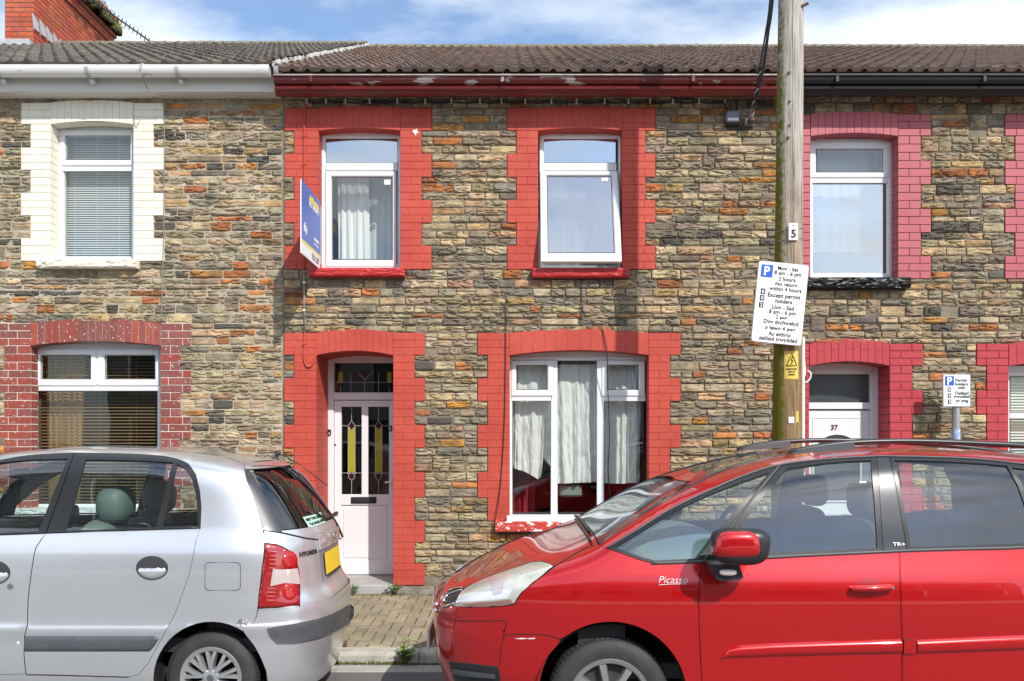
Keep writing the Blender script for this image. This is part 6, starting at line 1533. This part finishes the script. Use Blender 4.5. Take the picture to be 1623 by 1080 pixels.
# TV aerial above the chimney
AY = 14.0; TA = thing('tv_aerial', 'dark television aerial with many short cross rods sticking out beside the brick chimney', 'aerial', P3(120, 20, AY))
m = MB(); m.tube([P3(128, -12, AY), P3(238.5, 66.5, AY)], .014, 7); m.build('boom', 'cable', TA)
for k in range(15):
    t = k/14; p = P3(150+86*t, 3.5+61.5*t, AY); h = .062-.015*t
    m = MB(); m.tube([p+Vector((-.55*h, .6*h, -.75*h)), p+Vector((.55*h, -.6*h, .75*h))], .007, 5); m.build('rod', 'cable', TA)
m = MB(); q = P3(134, -8, AY); m.tube([q+Vector((0, 0, .5)), q+Vector((0, 0, -.1)), Vector((CX1-.05, AY, 9.45)), Vector((CX1-.05, AY, 9.2))], .022, 8); m.build('mast', 'galv', TA)
# weeds
def weed(name, base, h, n, label, group, seed, spread=1.0):
    rg = random.Random(seed); t = thing(name, label, 'weed', base, group); st = MB(); lf = MB()
    for k in range(n):
        a = rg.uniform(0, 6.28); ln = h*rg.uniform(.45, 1.0); tilt_ = rg.uniform(.15, .9)*spread
        tip = Vector((math.cos(a)*ln*tilt_, math.sin(a)*ln*tilt_*.7-.01, ln*math.sqrt(max(.1, 1-min(.9, tilt_*tilt_*.6)))))
        st.tube([base, base+tip*.55+Vector((0, 0, ln*.08)), base+tip], [.003, .002, .0012], 5)
        for q in range(rg.randint(4, 8)):
            p = base+tip*rg.uniform(.3, 1.0); b = rg.uniform(0, 6.28); L = h*rg.uniform(.16, .30); d = Vector((math.cos(b), math.sin(b), rg.uniform(-.3, .7))).normalized(); s = d.cross(Vector((0, 0, 1))).normalized()*L*.28; up = Vector((0, 0, -.12*L))
            g = rg.uniform(.7, 1.4); lf.add([p, p+d*L*.45+s, p+d*L+up, p+d*L*.45-s, p+d*L*.5+Vector((0, 0, .05*L))], [(0, 4, 1), (1, 4, 2), (2, 4, 3), (3, 4, 0)], 0, (.11*g, .21*g, .035*g, 1))
    st.c = [(.10, .15, .04, 1)]*len(st.v); st.build('stem', 'leaf', t); lf.build('leaves', 'leaf', t)
weed('weed_plant', P3(641, 1053, KY-.02), .20, 13, 'leafy green weed growing at the foot of the kerb between the cars', 'weeds along the pavement', 4, .75)
weed('weed_plant', P3(624, 941, DW-.10), .15, 12, 'small green weed by the right end of the grey door step', 'weeds along the pavement', 6, 1.1)
weed('weed_plant', P3(560, 938, DW-.08), .11, 12, 'low green weed at the left of the grey door step behind the silver car', 'weeds along the pavement', 8, 1.3)
m = MB(); rg = random.Random(77)
for k in range(900):
    u = rg.uniform(530, 720) if k < 700 else rg.uniform(-300, 1900); p = Vector((PX(u, KY), KY-rg.uniform(.0, .03), .005)); h = rg.uniform(.004, .020)*(1.6 if u < 640 else .7); a = rg.uniform(0, 3.14); d = Vector((math.cos(a), math.sin(a)*.5, 0))*rg.uniform(.004, .010)
    g = rg.uniform(.6, 1.3); m.add([p-d, p+d, p+Vector((rg.uniform(-.01, .01), -.005, h))], [(0, 1, 2)], 0, (.13*g, .15*g, .035*g, 1))
for k in range(500):
    u = rg.uniform(545, 720); p = P3(u, 941, DW-.065); p.z = KT+.02; p.y -= abs(rg.gauss(0, .05)); h = rg.uniform(.004, .016); a = rg.uniform(0, 3.14); d = Vector((math.cos(a), math.sin(a)*.5, 0))*rg.uniform(.003, .008)
    g = rg.uniform(.6, 1.3); m.add([p-d, p+d, p+Vector((rg.uniform(-.01, .01), -.005, h))], [(0, 1, 2)], 0, (.13*g, .15*g, .035*g, 1))
tag(m.build('moss', 'mossgreen'), kind='stuff')
